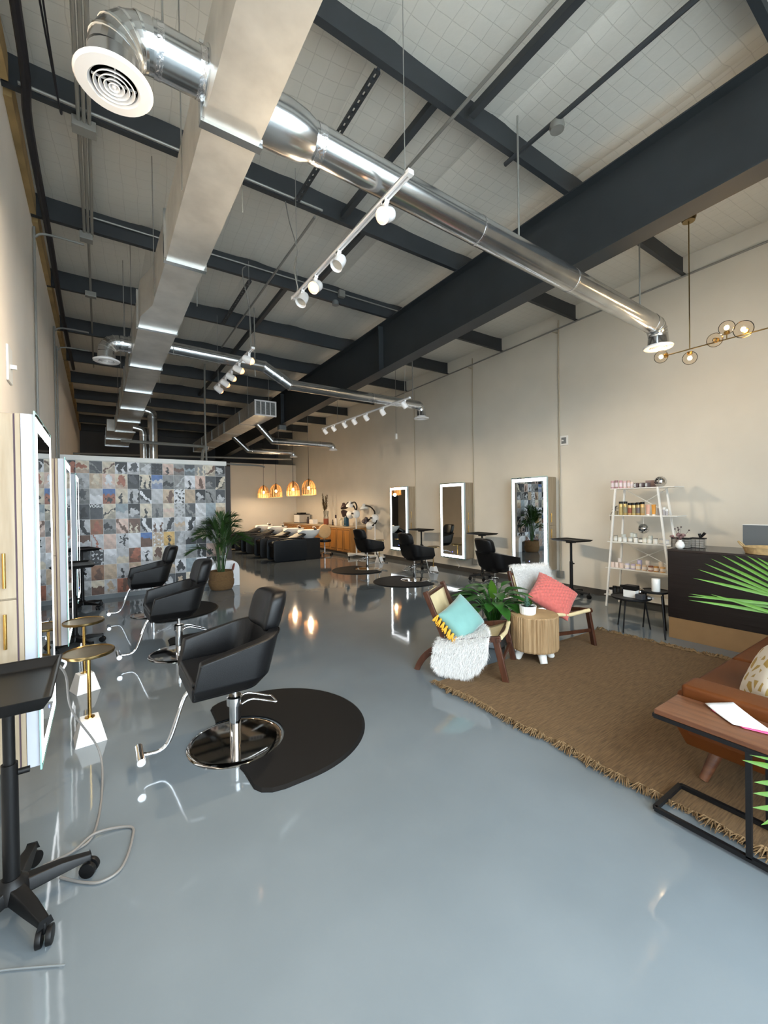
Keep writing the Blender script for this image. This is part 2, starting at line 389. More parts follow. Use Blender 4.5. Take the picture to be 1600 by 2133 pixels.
# bridging angles between purlins
for X, k0, k1 in ((2.58, 0, 1), (2.26, 1, 2), (2.58, 2, 3), (2.26, 3, 4), (2.26, 4, 5), (2.26, 5, 7)):
    ya, yb = .9+1.6*k0+.01, .9+1.6*k1-.06
    struct(MB().bar((X, ya, purz(ya)+.06), (X, yb, purz(yb)+.06), .06, .06).build('bridging_angle', 'steel2'), 'dark steel bridging bar between purlins')
# perforated hanger angles
for X, k0, k1 in ((1.71, 1, 2), (1.74, 3, 4)):
    ya, yb = .9+1.6*k0+.02, .9+1.6*k1-.06; b = MB(); n = 20
    b.bar((X-.018, ya, purz(ya)-.01), (X-.018, yb, purz(yb)-.01), .014, .02); b.bar((X+.018, ya, purz(ya)-.01), (X+.018, yb, purz(yb)-.01), .014, .02)
    for i in range(n+1):
        y = ya+(yb-ya)*i/n; b.box(X-.012, X+.012, y-.016, y+.016, purz(y)-.02, purz(y))
    struct(b.build('slotted_hanger_angle', 'steel2'), 'slotted dark steel angle under two purlins')
# photo wall
PW0, PW1, PWY = XL, 2.075, 8.64
wp = struct(MB().box(PW0, PW1, PWY, PWY+.16, 0, 2.36).build('wall_photo', 'white'), 'partition wall papered with a grid of photo prints')
struct(MB().box(PW0, PW1+.02, PWY-.03, PWY+.19, 2.36, 2.44).build('trim_1', 'white', bevel=.004), 'white capping along the top of the photo wall')
struct(MB().box(PW0, PW1, PWY-.02, PWY-.001, 0, .075).build('baseboard_photo', 'greywall'), 'grey skirting under the photo wall')
struct(MB().box(PW1+.03, PW1+.13, PWY+.12, PWY+.26, 0, 2.36).build('door_1', 'darkbrown'), 'dark brown door frame beside the photo wall')
# back partition
struct(MB().box(4.17, XR, 16.56, 16.7, 0, 3.23).build('wall_partition', 'partition'), 'plain beige partition behind the shampoo sinks')
struct(MB().box(3.2, 4.165, 16.57, 16.7, 0, 3.23).build('door_2', 'darkbrown'), 'dark brown door beside the beige partition')
struct(MB().box(XR-.012, XR, YF, 10.98, 0, .1).build('baseboard_right', 'dkbase'), 'dark vinyl skirting on the right wall')
struct(MB().box(XL, XL+.012, YF, PWY-.03, 0, .1).build('baseboard_left', 'dkbase'), 'dark vinyl skirting on the left wall')
b = MB()
for k in range(len(PY)-1):
    y0, y1 = PY[k]+.05, PY[k+1]-.09; b.add([(x, y, z) for x in (XL, XL+.05) for y, z in ((y0, purz(y0)-.02), (y1, purz(y1)-.02), (y1, purz(y1)+.17), (y0, purz(y0)+.17))],
        [(0, 1, 2, 3), (7, 6, 5, 4), (0, 4, 5, 1), (1, 5, 6, 2), (2, 6, 7, 3), (3, 7, 4, 0)])
struct(b.build('trim_2', 'tanwood'), 'raw timber blocking along the top of the left wall')

# ------------------------------------------------------------------ photo prints
PAL = dict(k='#1d1e22', d='#4a4d52', g='#8d8d8c', l='#c3c4c8', w='#e3e4ea', c='#ddceb4', s='#c9ad8c', b='#6f4a35', r='#b0603c', p='#dcb9a8', u='#3f6fb5', y='#e0b040', t='#93a3ad', o='#9c6a45', n='#33353b')
ROWS = ["Bkr Bcr Ddg Dcb Vkw Bwd Bgl Nkd Spk Hgb Hdt Vgc Dcb Bkl",
        "Bgd Blg Bsc Bpw Bcr Bkd Vck Hul Hgk Dgl Swk Bpb Bdg Dkc",
        "Dkl Bgd Hlw Tru Sck Vlk Dkw Fl Bsb Nwk Fs Bkl Dgk Bdl",
        "Dkl Bdk Hnd Dck Htl Bkl Sck Vgd Hcp Nlg Ddg Dlw Ft Hcs",
        "Hsb Dlk Bor Bgk Dpb Vbc Dkw Vwb Dlk Hls Dwk Fw Htd Hwl",
        "Dlk Hbl Dlr Fp Xlk Fw Hub Nsw Syk Dgl Hlk Hck Bwk Dkc",
        "Vdk Vkd Nkl Hwl Hlc Bbr Swk Bcb Hlw Fl Htg Dkl Bpk Bks",
        "Flw Blk Bob Fs Slk Hsp Fl Dlc Hgs Bwk Ft Vws Bkw Dlk",
        "Hlw Hlg Hcb Bls Brb Vkw Hlw Fp Bdl Bks Bcw Fc Hsl Dck"]
def motif(kind, u, v, rnd):
    """colour index 0..2 of the print at u,v"""
    u, v = u+.05*math.sin(v*13*(.6+rnd[1])+rnd[2]*9)+.03*math.sin(u*23+v*19+rnd[0]*5), v+.05*math.sin(u*11*(.6+rnd[2])+rnd[0]*9)+.03*math.sin(u*17-v*25)
    if kind == 'H': return 0 if v > rnd[0]*.4+.4+.05*math.sin(u*7*rnd[1]+rnd[2]*6) else (1 if v > rnd[0]*.4+.15 or rnd[1] > .5 else 2)
    if kind == 'T': return 1 if v > .62 else (3 if (abs(u-.5) < .2 and .1 < v < .38) or (abs(u-.5) < .38 and .34 < v < .42) else 0)
    if kind == 'B': return 1 if ((u-.3-.4*rnd[0])/(.22+.22*rnd[1]))**2+((v-.3-.35*rnd[2])/(.18+.26*rnd[0]))**2 < 1+.5*math.sin(math.atan2(v-.4, u-.5)*3+rnd[0]*6) else (2 if v < .12+.2*rnd[1]+.2*u*(rnd[2]-.5) else 0)
    if kind == 'D':
        t = (u-.5)*(1 if rnd[0] > .5 else -1)+(v-.45)*(.4+1.2*rnd[1])+.12*math.sin(v*6+rnd[2]*7); return 1 if abs(t) < .07+.16*rnd[2]*(.4+u) else (2 if t < -.2-.3*rnd[0] else 0)
    if kind == 'V': return 1 if math.sin(u*(9+8*rnd[0])+rnd[1]*6+.6*math.sin(v*5)) > .35 and v < .4+.5*rnd[2]+.2*math.sin(u*9) else (2 if v < .15 else 0)
    if kind == 'N':
        cx, cy = (u*3) % 1-.5, (v*3.6) % 1-.5; return 1 if cx*cx+cy*cy < .07+.05*math.sin(u*7+v*9) else 0
    if kind == 'S':
        x = u-.5-.15*(rnd[0]-.5); return 1 if (v < .5 and abs(x) < .10+.06*math.sin(v*14+rnd[1]*4)) or (x*x*2+(v-.60)**2 < .012) or (rnd[2] > .4 and abs(v-.66) < .025 and abs(x) < .22) else (2 if v < .10 else 0)
    if kind == 'X':
        x, y = u-.6, v-.62; a = math.atan2(y, x); return 1 if (math.hypot(x, y) < .22+.2*math.cos(a*5)) or (abs(x-.05) < .03 and y < 0) else 0
    return 0 if v+.25*math.sin(u*3+rnd[0]*6) > .35*rnd[1] else 2
TW, TH = .1833, .26
def print_tile(code, x0, x1, z0, z1, seed):
    rn = random.Random(seed); rnd = [rn.random() for _ in range(3)]
    k = code[0]; cols = [rgb(PAL[q])[:3] for q in code[1:3]]; cols = [tuple(.78*v+.22*(c[0]*.3+c[1]*.5+c[2]*.2) for v in c) for c in cols]
    if len(cols) == 1: cols.append(tuple(c*.8 for c in cols[0]))
    cols.append(tuple((a*.6+b_*.4)*.95 for a, b_ in zip(*cols[:2]))); cols.append((.02, .02, .022))
    nu, nv = 18, 25; b = MB(); y = -.004
    b.grid(nu+1, nv+1, lambda u, v: (u*(x1-x0), y, v*(z1-z0)))
    me = bpy.data.meshes.new('photo_print'); W_, H_ = x1-x0, z1-z0
    vs = b.v+[(0, 0, 0), (W_, 0, 0), (W_, 0, H_), (0, 0, H_)]; q = len(b.v); r0, r1, r2, r3 = 0, nu, (nu+1)*(nv+1)-1, (nu+1)*nv
    fs = b.f+[(q, q+1, r1, r0), (q+1, q+2, r2, r1), (q+2, q+3, r3, r2), (q+3, q, r0, r3)]
    me.from_pydata(vs, [], fs); ca = me.color_attributes.new('print', 'FLOAT_COLOR', 'CORNER')
    data = []
    for i, p in enumerate(me.polygons):
        if i < nu*nv:
            u, v = (i % nu+.5)/nu, (i//nu+.5)/nv; c = cols[motif(k, u, v, rnd)]; s = .86+.28*v*rnd[0]+.10*math.sin(u*9+v*11+seed)
        else: c, s = (.8, .8, .8), 1
        for _ in range(p.loop_total): data += [c[0]*s, c[1]*s, c[2]*s, 1]
    ca.data.foreach_set('color', data); me.materials.append(MT['print']); me.update()
    o = link('photo_print', me, wp); o.location = (x0, PWY-.0005, z0); return o
zt = [2.355, 2.145]+[2.145-TH*i for i in range(1, 9)]
for r in range(9):
    codes = ROWS[r].split()
    for c in range(14):
        x1 = 2.07-TW*(13-c); x0 = x1-TW
        if x0 < XL: continue
        t = print_tile(codes[c], x0+.0015, x1-.0015, max(zt[r+1], .078)+.0015, zt[r]-.0015, r*31+c)
        if r == 3 and c == 2:
            cu = bpy.data.curves.new('masthead', 'FONT'); cu.body = 'VOGUE'; cu.size = .075; cu.align_x = 'CENTER'; cu.extrude = .0006; cu.offset = .0022
            to = bpy.data.objects.new('tmp', cu); C.objects.link(to); dg = bpy.context.evaluated_depsgraph_get(); me = bpy.data.meshes.new_from_object(to.evaluated_get(dg)); bpy.data.objects.remove(to)
            me.materials.clear(); me.materials.append(MT['paper']); lo2 = link('lettering', me, t); lo2.rotation_euler = (PI/2, 0, 0); lo2.scale = (.80, 1, 1); lo2.location = (TW/2, -.0055, .20); lo2['label'] = 'white masthead letters VOGUE on a dark print'

# ================================================================== DUCTS
def flex(prof_pts, r, seam=True): pass
md = thing('main_duct', 'long rectangular galvanised duct hung along the left of the ceiling', 'duct', (.62, 6, 3.55))
secs = [(-1.5, .78, .48, .765), (.78, 2.31, .48, .765), (2.34, 3.77, .48, .765), (3.80, 5.33, .47, .765), (5.36, 6.84, .39, .775), (6.87, 8.35, .39, .79), (8.38, 9.85, .385, .80), (9.88, 11.35, .38, .82), (11.38, 12.9, .38, .82), (12.93, 14.4, .2, .82), (14.43, 16.0, .2, .82)]
for i, (y0, y1, a, c) in enumerate(secs):
    ztop = 3.93 if i < 9 else 3.85
    if i == 3:   # transition piece: widens to the left
        b = MB(); poly = [(.48, y0), (.765, y0), (.772, y1), (.39, y1), (.39, y1-.28), (.468, y1-.62)]
        b.prism(poly, 3.55, ztop); b.build('duct_section', 'galv', md, world=True)
    else: MB().box(a, c, y0, y1, 3.55, ztop).build('duct_section', 'galv', md, world=True)
    b = MB(); yj = y1+.015; e = .018
    w0, w1 = a, c
    if i == 3: w0 = .39
    b.box(w0-e, w1+e, yj-.025, yj+.025, 3.55-e, 3.552); b.box(w0-e, w1+e, yj-.025, yj+.025, ztop-.002, ztop+e); b.box(w0-e, w0+.002, yj-.025, yj+.025, 3.55, ztop); b.box(w1-.002, w1+e, yj-.025, yj+.025, 3.55, ztop)
    b.build('joint_band', 'band', md, world=True)
for y in (1.2, 2.9, 4.5, 6.1, 7.6, 9.1, 10.6):
    for x in ((.465 if y < 5 else .372), .84): MB().cyl((x, y, 3.55), (x, y, roofz(y)-.03), .004, n=6).build('hanger_rod', 'conduit', md, world=True)
def round_path(name, pts, r, parent, m='galvpipe', n=24): return MB().tube(pts, r, n).build(name, m, parent, smooth=35, world=True)
def seam(p, d, r, parent, w=.03, m='tape'):
    p, d = Vector(p), Vector(d).normalized(); return MB().tube([p-d*w/2, p+d*w/2], r*1.03, 24).build('seam_tape', m, parent, smooth=35, world=True)
def elbow(name, c, r, R, d0, d1, parent, n=5):
    """segmented elbow: starts at c heading d0, ends heading d1; returns the end point"""
    c, d0, d1 = Vector(c), Vector(d0), Vector(d1); o = c+d1*R; pts = []
    for i in range(n+1):
        a = PI/2*i/n; pts.append(o-d1*R*math.cos(a)+d0*R*math.sin(a))
    MB().tube(pts, r, 24).build(name, 'galvpipe', parent, smooth=15, world=True)
    for p, q in zip(pts[1:-1], pts[2:]):
        pass
    for i in range(1, n):
        t = pts[i+1]-pts[i-1]; MB().tube([pts[i]-t.normalized()*.006, pts[i]+t.normalized()*.006], r*1.025, 24).build('seam_ring', 'band', parent, smooth=35, world=True)
    return pts[-1]
def diffuser(c, r, parent):
    """round ceiling diffuser facing down at c (bottom plane)"""
    x, y, z = c
    root = MB().lathe([(r*.60, .025), (r*.60, .004), (r*.66, -.006), (r*.95, -.002), (r, .008), (r, .014), (r*.7, .03), (r*.62, .05)], 40, c, None, False).build('diffuser_plate', 'whitegloss', parent, smooth=40, world=True)
    for k, q in enumerate((.53, .40, .27, .15)):
        rr = r*q; MB().lathe([(rr, -.004), (rr-r*.07, .012), (rr-r*.08, .010), (rr-r*.015, -.008), (rr, -.004)], 32, c, None, False).build('diffuser_ring', 'whitegloss', root, smooth=40, world=True)
    b = MB()
    for a in (0, PI/2): b.bar((x-math.cos(a)*r*.56, y-math.sin(a)*r*.56, z+.02), (x+math.cos(a)*r*.56, y+math.sin(a)*r*.56, z+.02), .006, .01)
    b.sphere((x, y, z+.002), r*.07, 10, 6)
    b.build('spoke', 'whitegloss', root, world=True)
    MB().lathe([(1e-6, .022), (r*.62, .022)], 32, c).build('throat_shade', 'black', root, world=True)  # black disc stands in for the shade inside the open neck
# left take-offs with diffusers
for (y, zc, r, rd, xe, lab) in ((2.25, 3.72, .105, .155, .088, 'short galvanised branch with a large round white diffuser, nearest the viewer'), (6.52, 3.72, .10, .152, .11, 'short galvanised branch with round white diffuser halfway down the left wall')):
    t = thing('branch_duct', lab, 'duct', (xe, y, 3.45), group='round diffuser branches')
    R = .15; xs = .485 if y < 5 else .395
    round_path('pipe', [(xs, y, zc), (xe+R, y, zc)], r, t); seam((xs-.03, y, zc), (1, 0, 0), r, t); seam((xe+R+.03, y, zc), (1, 0, 0), r, t)
    MB().tube([(xs-.001, y, zc), (xs-.012, y, zc)], r*1.18, 24).build('collar', 'galvpipe', t, smooth=35, world=True)
    e = elbow('elbow', (xe+R, y, zc), r, R, (-1, 0, 0), (0, 0, -1), t)
    round_path('neck', [e, (xe, y, 3.49)], r, t)
    diffuser((xe, y, 3.455), rd, t)
    MB().cyl((xe+.2, y, zc+r*.9), (xe+.2, y, roofz(y)-.03), .005, n=6).build('hanger_rod', 'conduit', t, world=True)
# right branch 1 (long, near)
t = thing('branch_duct', 'long round galvanised branch crossing under the beam to the right wall', 'duct', (3, 2.27, 3.6), group='round diffuser branches')
MB().tube([(.765, 2.27, 3.69), (.90, 2.27, 3.69), (1.0, 2.27, 3.685), (1.06, 2.27, 3.685)], [.135, .135, .125, .105], 24).build('reducer', 'galvpipe', t, smooth=25, world=True)
round_path('pipe', [(1.05, 2.27, 3.685), (5.36, 2.27, 3.60)], .103, t)
for x in (1.0, 1.1, 2.45, 3.7, 5.3): seam((x, 2.27, 3.685-.085*(x-1.05)/4.3), (1, 0, 0), .103, t, .02 if x > 1.2 else .05)
e = elbow('elbow', (5.36, 2.27, 3.60), .103, .13, (1, 0, 0), (0, 0, -1), t)
MB().tube([e, (5.49, 2.27, 3.40), (5.49, 2.27, 3.365)], [.103, .11, .125], 24).build('neck', 'galvpipe', t, smooth=30, world=True)
diffuser((5.49, 2.27, 3.35), .155, t)
for x in (2.95, 5.05): MB().cyl((x, 2.27, 3.68), (x, 2.27, purz(2.4)+.1), .008, n=8).build('hanger_rod', 'conduit', t, world=True)
# right branch 2 (with an offset)
t = thing('branch_duct', 'long round galvanised branch with an offset kink, crossing mid room', 'duct', (3, 6.45, 3.5), group='round diffuser branches')
Y2 = 6.45
pA, pB, pC, pD = Vector((.78, Y2, 3.76)), Vector((2.16, Y2, 3.72)), Vector((2.58, Y2, 3.50)), Vector((5.2, Y2, 3.49))
round_path('pipe', [pA, pB], .085, t); round_path('offset', [pB, pC], .085, t); round_path('pipe', [pC, pD], .085, t)
for p, d in ((pB, (1, 0, -.2)), (pC, (1, 0, -.2)), (pB.lerp(pC, .35), pC-pB), (pB.lerp(pC, .65), pC-pB), (Vector((4.15, Y2, 3.494)), (1, 0, 0)), (pA+Vector((.02, 0, 0)), (1, 0, 0))): seam(p, d, .087, t, .025)
MB().sphere(pB, .086, 20, 12).build('elbow', 'galvpipe', t, smooth=60, world=True); MB().sphere(pC, .086, 20, 12).build('elbow', 'galvpipe', t, smooth=60, world=True)
e = elbow('elbow', pD, .085, .11, (1, 0, 0), (0, 0, -1), t)
MB().tube([e, (pD.x+.11, Y2, 3.27), (pD.x+.11, Y2, 3.245)], [.085, .088, .1], 24).build('neck', 'galvpipe', t, smooth=30, world=True)
diffuser((pD.x+.11, Y2, 3.235), .15, t)
for x in (2.02, 5.1): MB().cyl((x, Y2, 3.55), (x, Y2, purz(Y2)), .009, n=8).build('hanger_rod', 'conduit', t, world=True)
# second rectangular duct with grille
t = thing('return_duct', 'rectangular galvanised duct ending in a white slatted grille', 'duct', (3.07, 12, 3.55))
yy = [9.14, 10.4, 11.9, 13.4, 14.9, 16.4]
for a, c in zip(yy, yy[1:]):
    MB().box(2.845, 3.30, a, c-.03, 3.55, 3.86).build('duct_section', 'galv', t, world=True)
    b = MB(); e = .012
    b.box(2.845-e, 3.30+e, c-.035, c+.005, 3.55-e, 3.551); b.box(2.845-e, 2.846, c-.035, c+.005, 3.55, 3.86); b.box(3.299, 3.30+e, c-.035, c+.005, 3.55, 3.86); b.build('joint_band', 'band', t, world=True)
b = MB()
for q in ((2.83, 3.315, 3.535, 3.565), (2.83, 3.315, 3.845, 3.875), (2.83, 2.86, 3.565, 3.845), (3.285, 3.315, 3.565, 3.845)): b.box(q[0], q[1], 9.105, 9.14, q[2], q[3])
g = b.build('grille_frame', 'whitegloss', t, world=True)
for i in range(1, 4): x = 2.86+.425*i/4; MB().box(x-.01, x+.01, 9.11, 9.138, 3.565, 3.845).build('grille_bar', 'whitegloss', g, world=True)
for i in range(18): z = 3.575+i*.0152; MB().box(2.86, 3.285, 9.122, 9.136, z, z+.007).build('grille_slat', 'grey', g, world=True)
for y in (9.6, 12.5):
    for x in (2.83, 3.315): MB().cyl((x, y, 3.56), (x, y, purz(y)), .006, n=6).build('hanger_rod', 'conduit', t, world=True)
for Y, xs, lab in ((10.3, (3.30, 3.58, 5.25), 'slim galvanised branch from the grille duct, in front of its twin'), (12.5, (3.30, 3.62, 5.0), 'slim galvanised branch from the grille duct, nearest the beige partition')):
    t = thing('branch_duct', lab, 'duct', (4.2, Y, 3.2), group='slim branches')
    z0 = 3.18 if Y < 11 else 3.2
    a, b_, c_ = Vector((xs[0]-.05, Y, 3.58)), Vector((xs[1]+.05, Y, z0)), Vector((xs[2], Y, z0+.01))
    round_path('offset', [a, b_], .075, t); round_path('pipe', [b_, c_], .075, t); MB().sphere(b_, .076, 18, 10).build('elbow', 'galvpipe', t, smooth=60, world=True)
    for k in (.3, .6): seam(a.lerp(b_, k), b_-a, .077, t, .02)
    seam(b_+Vector((.1, 0, 0)), (1, 0, 0), .077, t, .02); seam((c_.x-.3, Y, z0+.01), (1, 0, 0), .077, t, .02)
    e = elbow('elbow', c_, .075, .085, (1, 0, 0), (0, 0, -1), t); diffuser((e.x, Y, e.z-.05), .12, t)
    MB().cyl((4.6, Y, z0+.06), (4.6, Y, purz(Y)), .007, n=6).build('hanger_rod', 'conduit', t, world=True)
# vertical stacks and dark service pipes behind the photo wall
for (x, r, ztop, y, lab) in ((1.05, .10, 3.64, 11.0, 'taller vertical galvanised flue pipe behind the photo wall'), (.86, .075, 3.22, 11.0, 'shorter vertical galvanised flue pipe behind the photo wall')):
    t = thing('flue_pipe', lab, 'pipe', (x, y, 0), group='flue pipes')
    round_path('pipe', [(x, y, 0), (x, y, ztop)], r, t)
    round_path('elbow', smoothpath([(x, y, ztop), (x-.03, y, ztop+.1), (x-.2, y, ztop+.14)], 4), r, t, n=18)
    seam((x, y, ztop-.02), (0, 0, 1), r, t, .03); seam((x, y, 2.62), (0, 0, 1), r, t, .1)
def pipe_thing(name, lab, cat, pts, r, m, group=None, n=8):
    o = MB().tube(pts, r, n).build(name, m, smooth=40); return tag(o, lab, cat, group)
pipe_thing('service_pipe', 'dark horizontal pipe just above the capping of the photo wall', 'pipe', [(XL+.02, 13, 2.93), (5.2, 13, 3.06)], .025, 'conduit')
pipe_thing('service_pipe', 'higher dark horizontal pipe with a downward elbow behind the photo wall', 'pipe', smoothpath([(.4, 10.5, 2.98), (1.4, 10.5, 2.97), (2.05, 10.5, 2.96), (2.12, 10.5, 2.9), (2.0, 10.5, 2.62), (1.9, 10.5, .0)], 4), .035, 'conduit')
pipe_thing('service_pipe', 'thin pale pipe bent over above the beige partition', 'pipe', smoothpath([(2.0, 10.0, 4.75), (2.0, 10.0, 2.8), (2.15, 10.0, 2.56), (3.2, 10.0, 2.52), (3.3, 10.0, 2.48)], 4), .02, 'conduit')

# ================================================================== TRACK LIGHTS
def track(lab, x, y0, y1, z, heads, lit, power, aim, size=95):
    t = thing('track_light', lab, 'track light', (x, (y0+y1)/2, z), group='ceiling track lights')
    b = MB(); b.box(x-.018, x-.006, y0, y1, z-.012, z+.012); b.box(x+.006, x+.018, y0, y1, z-.012, z+.012); b.box(x-.018, x+.018, y0, y1, z+.006, z+.014)
    b.box(x-.02, x+.02, y0-.03, y0, z-.014, z+.014); b.box(x-.02, x+.02, y1, y1+.03, z-.014, z+.014)
    b.build('track', 'whitegloss', t, world=True)
    for i, (y, tgt) in enumerate(heads):
        p = Vector((x, y, z-.10)); d = (Vector(tgt)-p).normalized()
        h = MB().bar((x, y, z-.012), (x, y, z-.085), .026, .03).bar((x, y, z-.012), (x, y, z-.03), .05, .03).build('lamp_stem', 'whitegloss', t, world=True)
        q = p-d*.02
        pf = [(1e-6, -.065), (.030, -.06), (.042, -.04), (.046, 0), (.046, .05), (.05, .058), (.042, .052), (.04, .03)]
        R = Vector((0, 0, 1)).rotation_difference(d).to_matrix()
        MB().lathe(pf, 20, q, R).build('lamp_head', 'whitegloss', t, smooth=40, world=True)
        on = lit[i]
        MB().lathe([(1e-6, .092), (.02, .088), (.034, .074), (.041, .052)] if on else [(1e-6, .034), (.04, .034)], 16, q, R).build('lamp_face', 'warmlamp' if on else 'offlamp', t, smooth=40, world=True)
        if on:
            l = bpy.data.lights.new('spot', 'SPOT'); l.energy = power; l.color = (1, .80, .56); l.spot_size = math.radians(size); l.spot_blend = .8; l.shadow_soft_size = .016
            lo_ = bpy.data.objects.new('spot', l); C.objects.link(lo_); lo_.parent = t; lo_.rotation_mode = 'QUATERNION'
            lo_.rotation_quaternion = Vector((0, 0, -1)).rotation_difference(d); lo_.location = q+d*.10-t.location
    return t
T1 = track('white track light with four heads nearest the viewer, two of them lit', 1.545, 1.97, 3.72, 3.5, [(2.21, (-.5, 1.6, 2.0)), (2.85, (.2, 2.4, 1.5)), (3.26, (-.5, 2.0, 1.6)), (3.54, (.3, 3.0, 1.2))], (1, 0, 1, 0), 120, None, 150)
T2 = track('white track light with five lit heads, mid ceiling', 1.60, 5.2, 7.1, 3.5, [(5.35, (6.8, 2.6, .9)), (5.8, (6.8, 4.0, .9)), (6.2, (6.8, 5.8, 1.0)), (6.55, (6.8, 7.8, 1.1)), (6.95, (6.8, 9.6, 1.2))], (1, 1, 1, 1, 1), 170, None, 50)
T3 = track('white track light with seven unlit heads beside the beam', 4.26, 5.49, 8.70, 3.3, [(5.61, (6.8, 5.6, .6)), (6.26, (6.8, 6.5, .4)), (6.82, (6.8, 7.2, .5)), (7.27, (6.8, 7.4, .4)), (7.67, (6.8, 7.9, .5)), (8.16, (6.8, 8.2, .5)), (8.57, (6.8, 8.7, .5))], (0,)*7, 0, None)
for y in (5.6, 8.0): MB().cyl((4.26, y, 3.31), (4.26, y, roofz(y)-.04), .004, n=6).build('hanger_wire', 'conduit', T3, world=True)
for y in (2.0, 3.65): MB().cyl((1.545, y, 3.51), (1.545, y, purz(y)), .003, n=6).build('hanger_wire', 'conduit', T1, world=True)
for y in (5.3, 7.0): MB().cyl((1.60, y, 3.51), (1.60, y, purz(y)), .003, n=6).build('hanger_wire', 'conduit', T2, world=True)
MB().tube(smoothpath([(1.545, 3.62, 3.52), (1.50, 3.6, 3.7), (1.57, 3.7, 3.95), (1.62, 4.0, 4.4), (1.62, 4.1, 4.68)], 6), .006, 6).build('power_cord', 'conduit', T1, world=True)
MB().tube(smoothpath([(1.60, 5.25, 3.52), (1.60, 5.3, 4.0), (1.55, 5.4, 4.5), (1.65, 5.6, 4.72)], 6), .006, 6).build('power_cord', 'conduit', T2, world=True)

# ================================================================== CONDUITS, CABLES, BOXES
for i, x in enumerate((-.085, -.05, -.015)): pipe_thing('ceiling_conduit', ['left', 'middle', 'right'][i]+' one of three grey conduits running along under the purlins', 'conduit', [(x, 2.5 if i != 1 else -1.5, 4.62), (x, 5.72 if i != 1 else 11, 4.60)], .014, 'conduit', 'conduits along the ceiling')
def wbox(name, lab, c, s, m, cat='junction box'):
    o = MB().box(-s[0]/2, s[0]/2, -s[1]/2, s[1]/2, -s[2]/2, s[2]/2).build(name, m, bevel=.004); o.location = c; return tag(o, lab, cat)
wbox('junction_box', 'grey junction box where three conduits meet, beneath the nearest left diffuser', (-.05, 4.12, 4.60), (.16, .1, .08), 'conduit')
wbox('junction_box', 'grey junction box on the second purlin along the conduits', (-.07, 5.72, 4.57), (.12, .1, .08), 'conduit')
wbox('junction_box', 'small grey junction box on the conduit beyond the second', (-.05, 7.2, 4.56), (.13, .08, .07), 'conduit')
pipe_thing('cable_bundle', 'black cable bundle strung along the top of the left wall', 'cable', smoothpath([(-.37, YF, 4.64), (-.37, 3.3, 4.62), (-.41, 4.3, 4.58), (-.41, 5.9, 4.58), (-.42, 8, 4.55), (-.40, 11, 4.5)], 6), .03, 'cable')
for i, lab in enumerate(('loose black cable hanging left of the nearest diffuser', 'second loose black cable beside the nearest diffuser')):
    pipe_thing('loose_cable', lab, 'cable', smoothpath([(-.28+.03*i, 2.4, 4.75), (-.26+.02*i, 3.2, 4.70), (-.20, 4.0, 4.6), (-.19, 4.08, 4.64)], 6), .006, 'cable')
for (y, z0, z1, lab) in ((5.72, 1.9, 4.42, 'grey conduit running down the left wall behind the nearest station'), (8.05, 2.3, 4.25, 'thin conduit on the left wall just before the photo wall'), (8.5, 2.3, 4.1, 'thin conduit on the left wall closest to the photo wall')):
    pipe_thing('wall_conduit', lab, 'conduit', smoothpath([(XL+.02, y, z0), (XL+.02, y, z1-.1), (XL+.03, y, z1), (XL+.12, y, z1+.06), (XL+.45, y+.02, z1+.07)], 5), .012, 'conduit', 'conduits on the left wall')
pipe_thing('wall_conduit', 'grey conduit running along the top of the right wall', 'conduit', [(XR-.03, YF, 4.74), (XR-.03, 3, 4.66), (XR-.03, 9.6, 4.50)], .014, 'conduit', 'conduits on the right wall')
for (y, zt_, lab) in ((4.42, 4.56, 'conduit dropping down the right wall beside the nearest lit station'), (6.50, 4.5, 'conduit dropping down the right wall beside the middle lit station'), (8.55, 4.3, 'conduit dropping down the right wall beside the farthest lit station')):
    pipe_thing('wall_conduit', lab, 'conduit', smoothpath([(XR-.015, y, .26), (XR-.015, y, zt_-.12), (XR-.02, y, zt_-.02), (XR-.03, y+.1, zt_+.04)], 5), .012, 'conduit_w', 'conduits on the right wall')
wbox('outlet_box', 'grey outlet box low on the right wall beside the nearest lit station', (XR-.025, 4.42, .26), (.05, .12, .12), 'conduit', 'outlet')
wbox('outlet_box', 'grey outlet box low on the right wall beside the middle lit station', (XR-.025, 6.48, .26), (.05, .12, .12), 'conduit', 'outlet')
t = thing('wall_switch', 'white wall switch plate high on the right wall', 'switch', (XR-.01, 4.33, 2.63))
MB().box(-.012, .01, -.07, .07, -.085, .085).build('plate', 'white', t, bevel=.004); MB().box(-.016, -.011, -.045, .045, -.055, .055).build('recess', 'grey', t); MB().box(-.05, -.012, .0, .02, -.01, .01).build('toggle', 'white', t)
t = thing('wall_switch', 'white sensor plate high on the left wall above the first station', 'switch', (XL+.001, 4.12, 2.62))
MB().box(0, .014, -.09, .09, -.13, .13).build('plate', 'white', t, bevel=.004); MB().box(.013, .05, -.015, .015, -.03, .0).build('toggle', 'white', t)
pipe_thing('ceiling_conduit', 'thin bright conduit crossing the purlins toward the nearest track light', 'conduit', [(2.37, YF, 4.69), (2.40, 4.0, 4.62)], .014, 'conduit', 'conduits along the ceiling')
pipe_thing('ceiling_conduit', 'dark conduit beside the beam with a round box on it', 'conduit', [(3.14, YF, 4.72), (3.14, 2.56, 4.66)], .02, 'steel2', 'conduits along the ceiling')
o = MB().lathe([(.055, -.03), (.06, 0), (.055, .03)], 20).build('round_box', 'conduit', smooth=40); o.location = (3.17, 2.05, 4.64); tag(o, 'round grey ceiling box on the dark conduit', 'junction box')
pipe_thing('ceiling_conduit', 'grey conduit clipped along the third purlin', 'conduit', [(XL+.5, 5.66, purz(5.7)+.16), (4.6, 5.66, purz(5.7)+.16)], .01, 'conduit', 'conduits across the ceiling')
